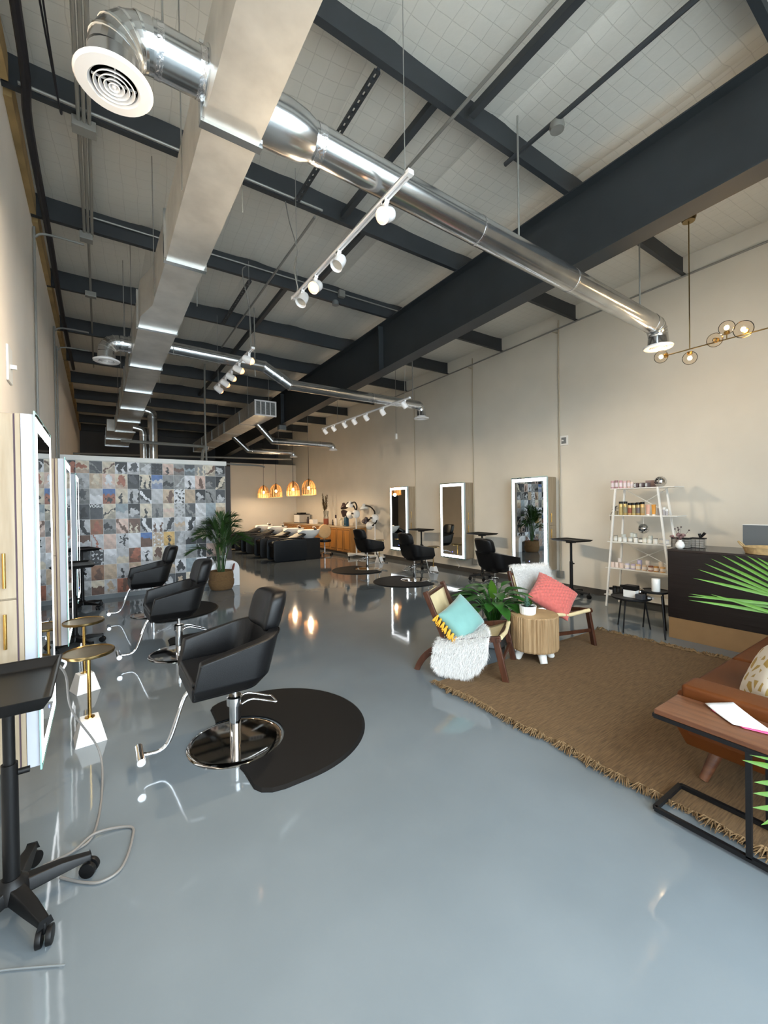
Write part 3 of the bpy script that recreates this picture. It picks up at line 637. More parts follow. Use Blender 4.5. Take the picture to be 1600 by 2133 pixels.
pipe_thing('ceiling_conduit', 'grey conduit clipped along the second purlin', 'conduit', [(XL+.1, 4.02, purz(4.1)+.01), (2.0, 4.02, purz(4.1)+.01)], .012, 'conduit', 'conduits across the ceiling')
pipe_thing('ceiling_conduit', 'grey conduit beyond the nearest track light, in line with it', 'conduit', [(1.95, 4.1, 4.62), (1.95, 5.7, 4.59), (1.95, 8.2, 4.54)], .014, 'conduit', 'conduits along the ceiling')
o = MB().lathe([(.05, 0), (.05, .05), (.035, .07)], 18).build('smoke_detector', 'grey', smooth=40); o.location = (3.0, 5.64, purz(5.7)-.05); tag(o, 'small round grey detector under a purlin near the lit bulb', 'detector')
wbox('junction_box', 'square grey box on the purlin right of the lit bulb', (3.1, 5.63, purz(5.7)+.14), (.1, .06, .1), 'conduit')
t = thing('pull_cord', 'thin cord with a small plug hanging near the right wall', 'cord', (5.5, 7.57, 3.0))
MB().cyl((0, 0, .12), (0, 0, roofz(7.57)-3.03), .005, n=6).build('cord', 'conduit', t); MB().box(-.02, .02, -.02, .02, 0, .12).build('plug', 'white', t, bevel=.004)

# ================================================================== CHANDELIER
t = thing('chandelier', 'brass branch chandelier with amber glass globes over the front desk', 'chandelier', (5.5, 1.955, 4.6))
zc = 3.24
MB().lathe([(.06, 4.66), (.072, 4.70), (.072, 4.87), (1e-6, 4.87)], 24, (5.5, 1.955, 0)).build('canopy', 'brass_d', t, smooth=40, world=True)
MB().cyl((5.5, 1.955, zc), (5.5, 1.955, 4.7), .006, n=8).build('stem', 'brass_d', t, world=True)
MB().cyl((5.5, 2.19, zc), (5.5, .55, zc+.0), .007, n=8).build('arm', 'brass_d', t, world=True)
def globe(x, y, z, rg, lit, sd):
    g = MB().sphere((x, y, z), rg, 24, 14).build('globe', 'globe', t, smooth=80, world=True)
    MB().sphere((x, y, z), .022, 12, 8).build('bulb', 'warmbulb' if lit else 'clearglass', g, smooth=80, world=True)
    s = Vector(sd); MB().cyl(Vector((x, y, z))+s*rg*.95, Vector((x, y, z))+s*(rg*.55), .026, n=14).build('socket', 'brass', g, smooth=40, world=True)
    if lit:
        l = bpy.data.lights.new('bulb_light', 'POINT'); l.energy = 5; l.color = (1, .76, .46); l.shadow_soft_size = .03
        lo_ = bpy.data.objects.new('bulb_light', l); C.objects.link(lo_); lo_.parent = t; lo_.location = Vector((x, y, z))-t.location-s*.0+Vector((0, 0, -.03))
globe(5.5, 2.245, zc, .072, 1, (0, -1, 0)); globe(5.5, 1.955, zc-.10, .072, 1, (0, 0, 1)); globe(5.42, 1.70, zc+.0, .072, 0, (1, 0, .2))
globe(5.5, 1.62, zc+.12, .072, 1, (0, 0, -1)); globe(5.42, 1.46, zc+.03, .085, 1, (1, 0, 0)); globe(5.5, 1.1, zc-.1, .072, 1, (0, 0, 1))
for y in (1.62,): MB().cyl((5.5, y, zc), (5.5, y, zc+.06), .006, n=8).build('arm', 'brass_d', t, world=True)

# ================================================================== RATTAN PENDANTS
def pendant(loc, lab):
    t = thing('pendant_lamp', lab, 'pendant lamp', loc, group='rattan dome pendants over the shampoo sinks')
    H_, R_ = .44, .215
    def prof(v):  # v 0 bottom .. 1 top
        return R_*(1-.06*(1-v)**2)*math.sqrt(max(0, 1-(v*.985)**2.6)) , H_*v
    b = MB(); n = 46
    for k in range(n):
        a = 2*PI*k/n; da = PI/n*.72*(1+.3*math.sin(k*2.1))
        def fn(u, v, a=a, da=da):
            r, z = prof(v); aa = a+(u*2-1)*da; return (r*math.cos(aa), r*math.sin(aa), z)
        b.grid(2, 9, fn)
    sh = b.build('lamp_shade', 'rattan', t, smooth=60); sh['label'] = 'woven rattan dome'
    for z, rr in ((0, R_), (.17, prof(.17/H_)[0])): MB().tube([(math.cos(2*PI*i/32)*rr, math.sin(2*PI*i/32)*rr, z) for i in range(32)], .008, 6, closed=True).build('hoop', 'rattan', sh)
    MB().cyl((0, 0, .26), (0, 0, H_+.02), .02, n=10).build('socket', 'blackmetal', t)
    MB().sphere((0, 0, .19), .045, 14, 10).build('bulb', 'warmbulb', t, smooth=80)
    MB().cyl((0, 0, H_), (0, 0, roofz(loc[1])-loc[2]-.03), .006, n=6).build('cord', 'black', t)
    l = bpy.data.lights.new('bulb_light', 'POINT'); l.energy = 40; l.color = (1, .76, .50); l.shadow_soft_size = .05
    lo_ = bpy.data.objects.new('bulb_light', l); C.objects.link(lo_); lo_.parent = t; lo_.location = (0, 0, .0)
for y, lab in ((11.2, 'rattan dome pendant nearest the viewer and the right wall'), (12.37, 'second rattan dome pendant from the viewer'), (13.9, 'third rattan dome pendant from the viewer'), (15.2, 'farthest rattan dome pendant, nearest the beige partition')): pendant((5.0, y, 1.86), lab)

# ================================================================== STYLING STATIONS
def make_station():
    t = thing('styling_station', '', 'styling station', (0, 0, .33), group='lit mirror stations')
    H_ = 1.67; hw = .385
    MB().box(0, .22, -.35, .35, 0, H_).box(.22, .24, -.35, .35, 0, H_).build('cabinet_body', 'oak', t)
    for s in (-1, 1):
        y0, y1 = sorted((s*.35, s*.366))
        for z0, z1, hz in ((.006, .80, (.58, .74)), (.808, 1.664, (.86, 1.02))):
            d = MB().box(.003, .214, y0, y1, z0, z1).build('door', 'oak', t, bevel=.002)
            h = MB(); yy = s*.385; h.cyl((.175, yy, hz[0]), (.175, yy, hz[1]), .007, n=10)
            for z in (hz[0]+.02, hz[1]-.02): h.cyl((.175, s*.366, z), (.175, yy, z), .005, n=8)
            h.build('handle', 'brass', d, smooth=40)
        y0, y1 = sorted((s*.35, s*.366)); MB().box(.221, .239, y0, y1, 0, H_).build('stile', 'oak', t)
        MB().box(.214, .221, *sorted((s*.349, s*.3585)), 0, H_).build('gap', 'oakline', t)
    MB().box(.241, .29, -.37, .37, .0, H_).build('mirror_frame', mat('frame_enamel', '#b4b8c2', .4), t, bevel=.002)
    g = MB().box(.291, .296, -hw, hw, -.01, H_+.01).build('mirror_glass', 'mirror', t)
    MB().box(.2962, .2966, -hw+.02, hw-.02, .01, H_-.01) if 0 else None
    e = MB(); 
    for q in ((-hw-.003, -hw, -.013, H_+.013), (hw, hw+.003, -.013, H_+.013), (-hw, hw, -.013, -.01), (-hw, hw, H_+.01, H_+.013)): e.box(.290, .2965, *q)
    e.build('glass_edge', 'glassedge', g)
    a, w = .012, .06
    for q in ((-hw+a, -hw+a+w, a, H_-a), (hw-a-w, hw-a, a, H_-a), (-hw+a+w, hw-a-w, a, a+w), (-hw+a+w, hw-a-w, H_-a-w, H_-a)):
        MB().box(.2958, .2972, *q).build('light_strip', 'led', g)
    MB().lathe([(1e-6, 0), (.009, 0)], 12, (.2975, 0, .135), Matrix.Rotation(PI/2, 3, 'Y')).build('touch_switch', 'bluedot', g)
    MB().tube(smoothpath([(.05, -.1, .0), (.06, -.12, -.1), (.04, -.05, -.2), (.04, -.08, -.25)], 5), .005, 6).build('power_cord', 'whitegloss', t)
    return t
st = make_station()
L_ = ('backlit mirror on an oak cabinet, nearest on the left wall', 'second backlit mirror and oak cabinet on the left wall', 'farthest backlit mirror on the left wall, beside the photo prints')
R_ = ('brightly lit mirror on the right wall nearest the shelf rack, reflecting photo prints', 'middle lit mirror of the three on the right wall', 'farthest lit mirror on the right wall, beside the hair dryers')
for i, y in enumerate((2.945, 5.08, 7.12)):
    o = st if i == 0 else dup(st); o.location = (XL, y, .33); o['label'] = L_[i]
for i, y in enumerate((4.87, 6.90, 8.92)):
    o = dup(st, (XR, y, .33), PI, R_[i])

# ================================================================== SALON CHAIRS + MATS
def make_chair():
    t = thing('salon_chair', '', 'salon chair', (0, 0, 0), group='black salon chairs')
    # plan of the tub: U open to +x
    def U(s, w, xf, xb, rc):
        L1 = xf-(xb+rc); L2 = rc*PI/2; L3 = 2*(w-rc); T = 2*L1+2*L2+L3; q = s*T
        if q < L1: return (xf-q, -w)
        q -= L1
        if q < L2: a = -PI/2-q/rc; return (xb+rc+rc*math.cos(a), -w+rc+rc*math.sin(a))
        q -= L2
        if q < L3: return (xb, -w+rc+q)
        q -= L3
        if q < L2: a = PI-q/rc; return (xb+rc+rc*math.cos(a), w-rc+rc*math.sin(a))
        q -= L2; return (xb+rc+q, w)
    NS = 49
    def ringpt(s, lev):
        # lev: 0 outer bottom,1 outer mid,2 outer top,3 inner top,4 inner mid,5 inner bottom
        back = .5-abs(s-.5); bk = min(1, max(0, (back-.22)/.2))
        zt = .655+.10*min(1, back/.36)
        tab = [(.250, .285, -.125, .13, .435), (.300, .305, -.17, .14, .50), (.312, .262, -.245, .16, zt), (.248, .258, -.185, .13, zt+.004), (.238, .27, -.15, .12, .60), (.228, .29, -.11, .11, .50)]
        w, xf, xb, rc, z = tab[lev]
        x, y = U(s, w, xf, xb, rc); return (x, y, z)
    b = MB(); lv = [0, 1, 2, 3, 4, 5]
    vs = [ringpt(i/(NS-1), l) for i in range(NS) for l in lv]; n = 6
    fs = [(i*n+j, i*n+(j+1) % n, (i+1)*n+(j+1) % n, (i+1)*n+j) for i in range(NS-1) for j in range(n)]+[(0, 5, 4, 3, 2, 1), tuple((NS-1)*n+j for j in range(6))]
    b.add(vs, fs); b.build('tub_shell', 'leather', t, smooth=60, bevel=.012, seg=3)
    pl = [U(i/(NS-1), .246, .30, -.12, .12) for i in range(NS)]
    MB().prism(pl, .425, .505).build('seat_base', 'leather', t, smooth=40, bevel=.015, seg=3)
    pl = [U(i/(NS-1), .222, .296, -.10, .10) for i in range(NS)]
    MB().prism(pl, .50, .532).build('seat_cushion', 'leather', t, smooth=40, bevel=.02, seg=3)
    MB().tube([(Vector(ringpt(i/(NS-1), 2))+Vector((0, 0, -.004))) for i in range(NS)], .0045, 6).build('piping', 'leather', t, smooth=60)
    # headrest: curved pad leaning back
    b = MB()
    def hr(u, v):
        a, c = 2*PI*u, PI*(v-.5); sg = lambda q, p: math.copysign(abs(q)**p, q)
        ct = sg(math.cos(c), .35); X = .064*ct*sg(math.cos(a), .5); Y = .195*ct*sg(math.sin(a), .45); Z = .125*sg(math.sin(c), .5)
        X += 1.3*Y*Y*1.0; Z2 = Z; X2 = X-.28*Z
        return (X2-.255, Y, Z2+.85)
    b.grid(32, 17, hr, closeu=True); b.build('headrest', 'leather', t, smooth=80)
    b = MB()
    for y in (-.08, .08): b.cyl((-.21, y, .70), (-.235, y, .80), .008, n=8)
    b.build('headrest_post', 'chrome', t, smooth=40)
    # base
    MB().lathe([(1e-6, .018), (.26, .016), (.288, .012), (.296, .006), (.296, 0), (1e-6, 0)], 48).build('base_plate', 'chrome_b', t, smooth=40)
    MB().cyl((0, 0, .015), (0, 0, .30), .036, n=24).build('hydraulic_column', 'chrome', t, smooth=40)
    MB().lathe([(.037, .245), (.052, .25), (.052, .30), (.04, .31), (.02, .31)], 24).build('collar', 'chrome', t, smooth=40)
    MB().cyl((0, 0, .30), (0, 0, .41), .016, n=16).build('piston', 'chrome', t, smooth=40)
    MB().box(-.12, .12, -.10, .10, .405, .428).build('mount_plate', 'black', t)
    MB().tube(smoothpath([(-.03, -.05, .26), (-.10, -.055, .275), (-.24, -.055, .22), (-.26, -.05, .215), (-.26, .05, .215), (-.24, .055, .22), (-.10, .055, .275), (-.03, .05, .26)], 5), .0075, 8).build('pump_lever', 'chrome', t, smooth=60)
    f = MB().tube(smoothpath([(.20, 0, .415), (.28, 0, .40), (.32, 0, .33), (.385, 0, .15), (.43, 0, .095), (.50, 0, .09), (.535, 0, .10)], 6), .013, 10).build('footrest_tube', 'chrome', t, smooth=60)
    MB().cyl((.545, -.095, .10), (.545, .095, .10), .022, n=18).build('foot_bar', 'chrome', f, smooth=40)
    return t
def make_mat():
    c = (.25, 0); r = .64; pts = arc(c, r, -PI*.5, PI*.5, 40)
    pts += [(.10, r), (.03, r-.015), (-.02, r-.05), (-.045, r-.10)]; 
    nr = .315; a0 = math.atan2(r-.20, -.06)
    pts += [(-.05, .36)]+arc((0, 0), nr, PI*.56, -PI*.56, 26)+[(-.05, -.36), (-.045, -r+.10), (-.02, -r+.05), (.03, -r+.015), (.10, -r)]
    b = MB(); n = len(pts)
    ins = [(x+(.25-x)*.03, y*.97) for x, y in pts]
    vs = [(x, y, 0) for x, y in pts]+[(x, y, .003) for x, y in pts]+[(x, y, .014) for x, y in ins]
    fs = [tuple(range(n))[::-1], tuple(range(2*n, 3*n))]+[(k*n+i, k*n+(i+1) % n, (k+1)*n+(i+1) % n, (k+1)*n+i) for k in (0, 1) for i in range(n)]
    b.add(vs, fs); o = b.build('floor_mat', 'mat_rubber'); return tag(o, '', 'mat', 'anti-fatigue mats under the chairs')
ch = make_chair(); fm = make_mat()
CH = [((.72, 2.84), PI, 'large black salon chair in the left foreground', 'black half-round rubber mat under the foreground salon chair'),
      ((.68, 4.91), PI+.03, 'middle black salon chair of the left row', 'black half-round rubber mat under the middle left chair'),
      ((.63, 6.96), PI+.02, 'farthest black salon chair of the left row, before the photo wall', 'black half-round rubber mat under the farthest left chair'),
      ((5.42, 4.72), -.12, 'black salon chair at the nearest right mirror, behind the leafy plant', 'black half-round rubber mat under the nearest right chair'),
      ((5.30, 6.72), .0, 'black salon chair at the middle right mirror', 'black half-round rubber mat under the middle right chair'),
      ((5.32, 8.57), .1, 'farthest black salon chair on the right, before the oak-fronted counter', 'black half-round rubber mat under the farthest right chair')]
CH[5] = (CH[5][0], CH[5][1], 'farthest black salon chair on the right, near the hair dryers', CH[5][3])
for i, (p, rz, lab, ml) in enumerate(CH):
    o = ch if i == 0 else dup(ch); o.location = (p[0], p[1], 0); o.rotation_euler = (0, 0, rz); o['label'] = lab
    m_ = fm if i == 0 else dup(fm); m_['label'] = ml
    m_.location = (p[0], p[1], .001); m_.rotation_euler = (0, 0, 0 if i < 3 else PI)

# ================================================================== TROLLEYS
def make_cart(h=.93, tl=.56, tw=.36, lip=.035, R=.26, ph=0., off=0.):
    t = thing('salon_trolley', '', 'trolley', (0, 0, 0), group='black tray trolleys')
    w, l = tw/2, tl/2; b = MB()
    q = [[(x*(w-.03)+off, y*(l-.03), h-.02) for x, y in ((-1, -1), (1, -1), (1, 1), (-1, 1))], [(x*w+off, y*l, h+lip) for x, y in ((-1, -1), (1, -1), (1, 1), (-1, 1))],
         [(x*(w-.012)+off, y*(l-.012), h+lip) for x, y in ((-1, -1), (1, -1), (1, 1), (-1, 1))], [(x*(w-.035)+off, y*(l-.035), h-.008) for x, y in ((-1, -1), (1, -1), (1, 1), (-1, 1))]]
    b.add([v for r in q for v in r], [(3, 2, 1, 0)]+[(k*4+i, k*4+(i+1) % 4, (k+1)*4+(i+1) % 4, (k+1)*4+i) for k in range(3) for i in range(4)]+[(12, 13, 14, 15)])
    b.build('tray', 'black', t, bevel=.006, smooth=40)
    MB().box(off*.6-.06, off*.6+.06, -.05, .05, h-.05, h-.02).build('tray_bracket', 'black', t, bevel=.004)
    MB().cyl((0, 0, .08), (0, 0, .58), .026, n=18).build('outer_pole', 'black', t, smooth=40)
    MB().cyl((0, 0, .55), (0, 0, h-.03), .019, n=16).build('inner_pole', 'black', t, smooth=40)
    MB().cyl((.026, 0, .54), (.06, 0, .54), .012, n=10).build('height_knob', 'black', t, smooth=40)
    MB().lathe([(.06, .075), (.055, .12), (.03, .145)], 20).build('hub', 'black', t, smooth=40)
    for k in range(5):
        a = ph+2*PI*k/5; d = Vector((math.cos(a), math.sin(a), 0)); s = Vector((-d.y, d.x, 0))
        b = MB(); ps = [(.03, .075, .125, .034), (.6*R, .075, .115, .028), (R, .072, .092, .020)]
        vs = []
        for r_, za, zb, hw in ps: vs += [d*r_-s*hw+Vector((0, 0, za)), d*r_+s*hw+Vector((0, 0, za)), d*r_+s*hw*.7+Vector((0, 0, zb)), d*r_-s*hw*.7+Vector((0, 0, zb))]
        b.add(vs, [(0, 1, 2, 3), (11, 10, 9, 8)]+[(k2*4+i, k2*4+(i+1) % 4, (k2+1)*4+(i+1) % 4, (k2+1)*4+i) for k2 in (0, 1) for i in range(4)])
        l = b.build('leg', 'black', t, bevel=.005, smooth=40)
        w_ = MB(); cc = d*(R-.005)+Vector((0, 0, .031)); ax = (s*.8+d*.6).normalized()
        for sg in (-1, 1): w_.cyl(cc+ax*sg*.006, cc+ax*sg*.024, .031, n=18)
        w_.cyl(cc+Vector((0, 0, .01)), cc+Vector((0, 0, .05)), .008, n=8)
        w_.build('caster', 'black', l, smooth=40, bevel=.003)
    return t
c0 = make_cart(.865, .53, .31, .03, .25, math.radians(-62)); c0.location = (-.30, 2.13, 0); c0['label'] = 'black tray trolley with five castors in the left foreground'
MB().tube(smoothpath([(.15, .21, .88), (.165, .23, .86), (.157, .22, .84)], 4), .005, 8).build('cord_clip', 'whitegloss', c0)
c1 = make_cart(.93, .56, .36, .012, .27, .2)
for i, (x, y, rz, lab) in enumerate(((6.34, 3.93, -.25, 'black tray trolley on the right, beside the white shelf rack'), (6.42, 5.92, 0, 'black tray trolley between the nearest and middle right mirrors'), (6.42, 7.86, .1, 'black tray trolley between the middle and farthest right mirrors'), (-.245, 5.80, .1, 'black tray trolley on the left between the second and farthest mirrors'), (-.235, 7.93, .3, 'black tray trolley in the left corner before the photo wall'))):
    o = c1 if i == 0 else dup(c1); o.location = (x, y, 0); o.rotation_euler = (0, 0, rz); o['label'] = lab
# power cord on the floor
pts = [(-.12, 2.44, .82), (-.06, 2.5, .6), (.0, 2.55, .3), (.04, 2.45, .06), (.03, 2.30, .008), (-.02, 2.22, .008), (-.10, 2.18, .012), (-.03, 2.19, .010), (.08, 2.26, .008), (.16, 2.27, .008), (.16, 2.14, .008), (.12, 2.04, .008), (.03, 1.98, .008), (-.08, 2.0, .008), (-.14, 2.02, .008)]
P2 = [atz(122, 1385, .84), atz(138, 1410, .74), atz(150, 1480, .45), atz(205, 1560, .12), atz(213, 1640, .008), atz(196, 1735, .008), atz(150, 1775, .008), atz(90, 1803, .008), atz(150, 1775, .018), atz(200, 1735, .016), atz(270, 1722, .008), atz(276, 1745, .008), atz(255, 1805, .008), atz(215, 1835, .008), atz(175, 1838, .008), atz(125, 1828, .008)]
pipe_thing('power_cord', 'grey power cord looping from the left trolley onto the floor', 'cord', smoothpath(P2, 8), .0055, mat('grey_cord', '#77736f', .5), n=8)
P2 = [atz(-60, 2035, .006), atz(0, 2022, .006), atz(70, 2015, .006), atz(135, 2010, .006)]
pipe_thing('floor_cable', 'pale cable end on the floor at the lower left edge', 'cord', smoothpath(P2, 6), .003, mat('pale_cord', '#74797b', .5), n=8)

# ================================================================== BRASS DRINK TABLES
def make_gold():
    t = thing('drink_table', '', 'side table', (0, 0, 0), group='brass drink tables')
    b = MB(); a, c, h = .088, .052, .15
    b.add([(sx*w, sy*w, z) for w, z in ((a, 0), (c, h)) for sx, sy in ((-1, -1), (1, -1), (1, 1), (-1, 1))], [(3, 2, 1, 0), (4, 5, 6, 7)]+[(i, (i+1) % 4, 4+(i+1) % 4, 4+i) for i in range(4)])
    b.build('base', 'marble', t, bevel=.004)
    MB().lathe([(.03, .15), (.028, .156), (.012, .158)], 20).build('collar', 'brass', t, smooth=40)
    MB().cyl((0, 0, .15), (0, 0, .575), .011, n=16).build('stem', 'brass', t, smooth=40)
    MB().lathe([(1e-6, .572), (.13, .572), (.147, .576), (.15, .584), (.15, .594), (.146, .597), (.142, .591), (1e-6, .590)], 40).build('top', 'brass_d', t, smooth=30)
    return t
g0 = make_gold()
for i, (x, y, rz, lab) in enumerate(((-.075, 3.44, .1, 'round brass drink table on a marble block, nearest on the left'), (-.125, 4.40, .35, 'round brass drink table behind the nearest one on the left'), (6.18, 9.35, .2, 'small brass drink table by the farthest right mirror'), (6.15, 7.12, .2, 'small brass drink table by the middle right mirror'))):
    o = g0 if i == 0 else dup(g0); o.location = (x, y, 0); o.rotation_euler = (0, 0, rz); o['label'] = lab

# ================================================================== SHAMPOO UNITS
def make_sink():
    t = thing('shampoo_unit', '', 'shampoo unit', (0, 0, 0), group='black backwash units with white bowls')
    # local x: 0 at bowl centre, chair toward -x
    for s in (-1, 1):
        y0, y1 = sorted((s*.26, s*.31)); b = MB()
        b.prism_dir(rrect(-1.17, -.20, .02, .60, .09), (1, 0, 0), (0, 0, 1), (0, y0, 0), (0, y1-y0, 0)); b.build('side_panel', 'navypanel', t, bevel=.008, smooth=40)
    MB().box(-.22, .24, -.25, .25, 0, .60).build('pedestal', 'black', t, bevel=.008)
    MB().box(-1.1, -.2, -.255, .255, .10, .40).build('seat_box', 'black', t, bevel=.01)
    b = MB(); b.prism_dir([(-1.12, .40), (-.62, .38), (-.62, .50), (-1.05, .54), (-1.14, .50)], (1, 0, 0), (0, 0, 1), (0, -.25, 0), (0, .5, 0)); b.build('seat_cushion', 'leather', t, bevel=.02, smooth=40)
    b = MB(); b.prism_dir([(-.66, .42), (-.20, .70), (-.18, .73), (-.26, .76), (-.72, .55)], (1, 0, 0), (0, 0, 1), (0, -.24, 0), (0, .48, 0)); b.build('backrest', 'leather', t, bevel=.02, smooth=40)
    MB().tube(smoothpath([(-1.0, -.29, .60), (-.95, -.29, .63), (-.45, -.29, .64), (-.40, -.29, .60)], 4), .02, 8).build('armrest', 'leather', t, smooth=60)
    b = MB()
    def bowl(u, v):
        prof = [(.15, .0), (.17, .02), (.22, .05), (.30, .14), (.335, .22), (.335, .24), (.315, .235), (.27, .14), (.15, .06), (.001, .05)]
        k = v*(len(prof)-1); i = min(int(k), len(prof)-2); f = k-i; r = prof[i][0]*(1-f)+prof[i+1][0]*f; z = prof[i][1]*(1-f)+prof[i+1][1]*f
        a = 2*PI*u; x, y = r*math.cos(a), r*.82*math.sin(a)
        d = max(0, -math.cos(a)-.80)/.20; z -= .075*d*max(0, (z-.1)/.14)
        return (x, y, z+.60)
    b.grid(40, 10, bowl, closeu=True); b.build('bowl', 'ceramic', t, smooth=50)
    f = MB().cyl((.24, .03, .83), (.24, .03, .90), .016, n=12).tube(smoothpath([(.24, .03, .89), (.18, .03, .92), (.13, .03, .89)], 4), .010, 8).build('faucet', 'chrome', t, smooth=50)
    MB().cyl((.20, -.12, .84), (.12, -.10, .86), .018, .026, n=10).build('spray_head', 'black', t, smooth=40)
    return t
s0 = make_sink()
for i, (y, lab) in enumerate(((11.4, 'black shampoo unit with white bowl, nearest the viewer'), (12.55, 'second black shampoo unit from the viewer'), (14.0, 'third black shampoo unit from the viewer'), (15.4, 'farthest black shampoo unit, before the beige partition'))):
    o = s0 if i == 0 else dup(s0); o.location = (5.07, y, 0); o['label'] = lab

# ================================================================== COUNTER AND BASE CABINETS
CXF, CY0, CY1 = 6.27, 11.02, 16.5
for i, (y0, y1, lab) in enumerate(((11.02, 12.36, 'honey wood base cabinet at the near end of the counter'), (12.37, 13.72, 'honey wood base cabinet second along the counter'), (13.73, 15.08, 'honey wood base cabinet third along the counter'), (15.09, 16.5, 'honey wood base cabinet at the partition end of the counter'))):
    t = thing('base_cabinet', lab, 'cabinet', ((CXF+XR)/2, (y0+y1)/2, 0), group='honey wood base cabinets')
    MB().box(CXF+.05, XR-.02, y0, y1, 0, .09).build('toe_kick', 'dkbase', t, world=True)
    MB().box(CXF, XR-.005, y0, y1, .09, .835).build('cabinet_body', 'honey', t, world=True)
    n = 3; w = (y1-y0)/n
    for k in range(n):
        a, c = y0+k*w+.015, y0+(k+1)*w-.015
        d = MB().box(CXF-.018, CXF, a, c, .12, .82).build('door', 'honey', t, world=True, bevel=.003)
        MB().box(CXF-.022, CXF-.0175, a+.05, c-.05, .18, .76).build('raised_panel', 'honeyd', d, world=True, bevel=.004)
        MB().box(CXF-.0195, CXF-.0178, a+.03, c-.03, .16, .78).build('panel_groove', cmat('#6b431c'), d, world=True)
tag(MB().box(CXF-.03, XR-.004, CY0-.02, 16.55, .836, .875).build('worktop', mat('laminate_top', '#b9a284', .4, var=.06, scale=30), bevel=.004), 'long beige laminate worktop over the honey wood cabinets', 'worktop')
# counter items
t = thing('towel_warmer', 'white two-door towel warmer on the counter near the partition', 'towel warmer', (6.52, 15.25, .876))
MB().box(-.22, .22, -.26, .26, .02, .33).build('body', mat('warmer_steel', '#a8a49c', .35), t, bevel=.01)
for y in (-.125, .125): MB().box(-.24, -.22, y-.118, y+.118, .03, .32).build('door', 'white', t, bevel=.006)
MB().box(-.235, .2, -.26, .26, 0, .022).build('bottom_band', 'blackmetal', t); MB().box(-.24, .2, -.265, .265, .325, .35).build('top_band', 'blackmetal', t)
o = MB().box(-.12, .12, -.18, .18, 0, .05).build('black_box', 'black', bevel=.006); o.location = (6.5, 15.28, 1.227); tag(o, 'flat black box on top of the towel warmer', 'box')
o = MB().box(-.09, .09, -.17, .17, 0, .16).build('tissue_box', 'white', bevel=.006); o.location = (6.5, 14.2, .876); tag(o, 'white box on the counter beside the dried grass vase', 'box')
def bottle(name, lab, loc, r, h, mbody, mcap, caph=.05, group=None, capr=None, neck=.45):
    t = thing(name, lab, 'bottle', loc, group=group)
    MB().lathe([(r*.94, 0), (r, .006), (r, h*.78), (r*.9, h*.86), (r*neck, h*.93), (r*neck, h)], 16).build('body', mbody, t, smooth=50)
    cr = capr or r*neck*1.25; MB().lathe([(cr, h-.004), (cr, h+caph-.004), (cr*.8, h+caph), (1e-6, h+caph)], 14).build('cap', mcap, t, smooth=40)
    return t
bottle('product_bottle', 'dark bottle beside the towel warmer', (6.45, 14.55, .876), .05, .2, cmat('#3a2f33'), 'black')
bottle('product_bottle', 'small dark bottle in the middle of the counter', (6.45, 12.55, .876), .026, .14, cmat('#2b2024'), 'black')
bottle('product_bottle', 'white bottle with a dark cap, middle of the counter', (6.45, 12.33, .876), .05, .25, cmat('#d9d3c8'), cmat('#3a2830'), .1)
bottle('product_bottle', 'clear squat bottle on the counter', (6.5, 12.14, .876), .05, .2, cmat('#bfb6a4'), 'white', .03)
bottle('product_bottle', 'cream lotion bottle on the counter next to the blue one', (6.45, 11.93, .876), .055, .2, cmat('#d8ccb0'), cmat('#b4a98e'), .06)
t = thing('product_bottle', 'tall blue bottle near the end of the counter', 'bottle', (6.45, 11.62, .876))
MB().box(-.05, .05, -.085, .085, 0, .29).build('body', 'blue', t, bevel=.015, smooth=40); MB().box(-.03, .03, -.05, .05, .29, .31).build('cap', 'blue', t); MB().box(-.0515, -.05, -.06, .06, .04, .09).build('label_band', cmat('#0f2c3c'), t)
t = thing('vase', 'terracotta-based glass vase of dried grass on the counter', 'vase', (6.5, 13.15, .876))
MB().lathe([(.075, 0), (.09, .02), (.09, .2), (.08, .21), (1e-6, .21)], 20).build('pot', 'terracotta', t, smooth=40)
MB().lathe([(.085, .20), (.075, .3), (.085, .48)], 20).build('glass_neck', 'clearglass', t, smooth=40)
for k in range(7):
    rn = random.Random(k+5); a = rn.uniform(0, 2*PI); L = rn.uniform(.25, .62); tp = Vector((math.cos(a)*.1, math.sin(a)*.18+(.12 if k % 2 else -.02), .45+L)); b = MB()
    b.tube([(0, 0, .22), Vector((0, 0, .3)).lerp(tp, .5), tp], [.004, .004, .003], 5)
    for q in range(90):
        f_ = .35+.65*q/90; p = Vector((0, 0, .3)).lerp(tp, f_); d = Vector((rn.uniform(-1, 1), rn.uniform(-1, 1), rn.uniform(.1, 1.2))).normalized()*rn.uniform(.06, .15)*(1.3-.7*f_)
        s = d.cross(Vector((0, 0, 1))).normalized()*.012; b.add([p-s, p+s, p+d], [(0, 1, 2)])
    b.build('plume', 'pampas', t)

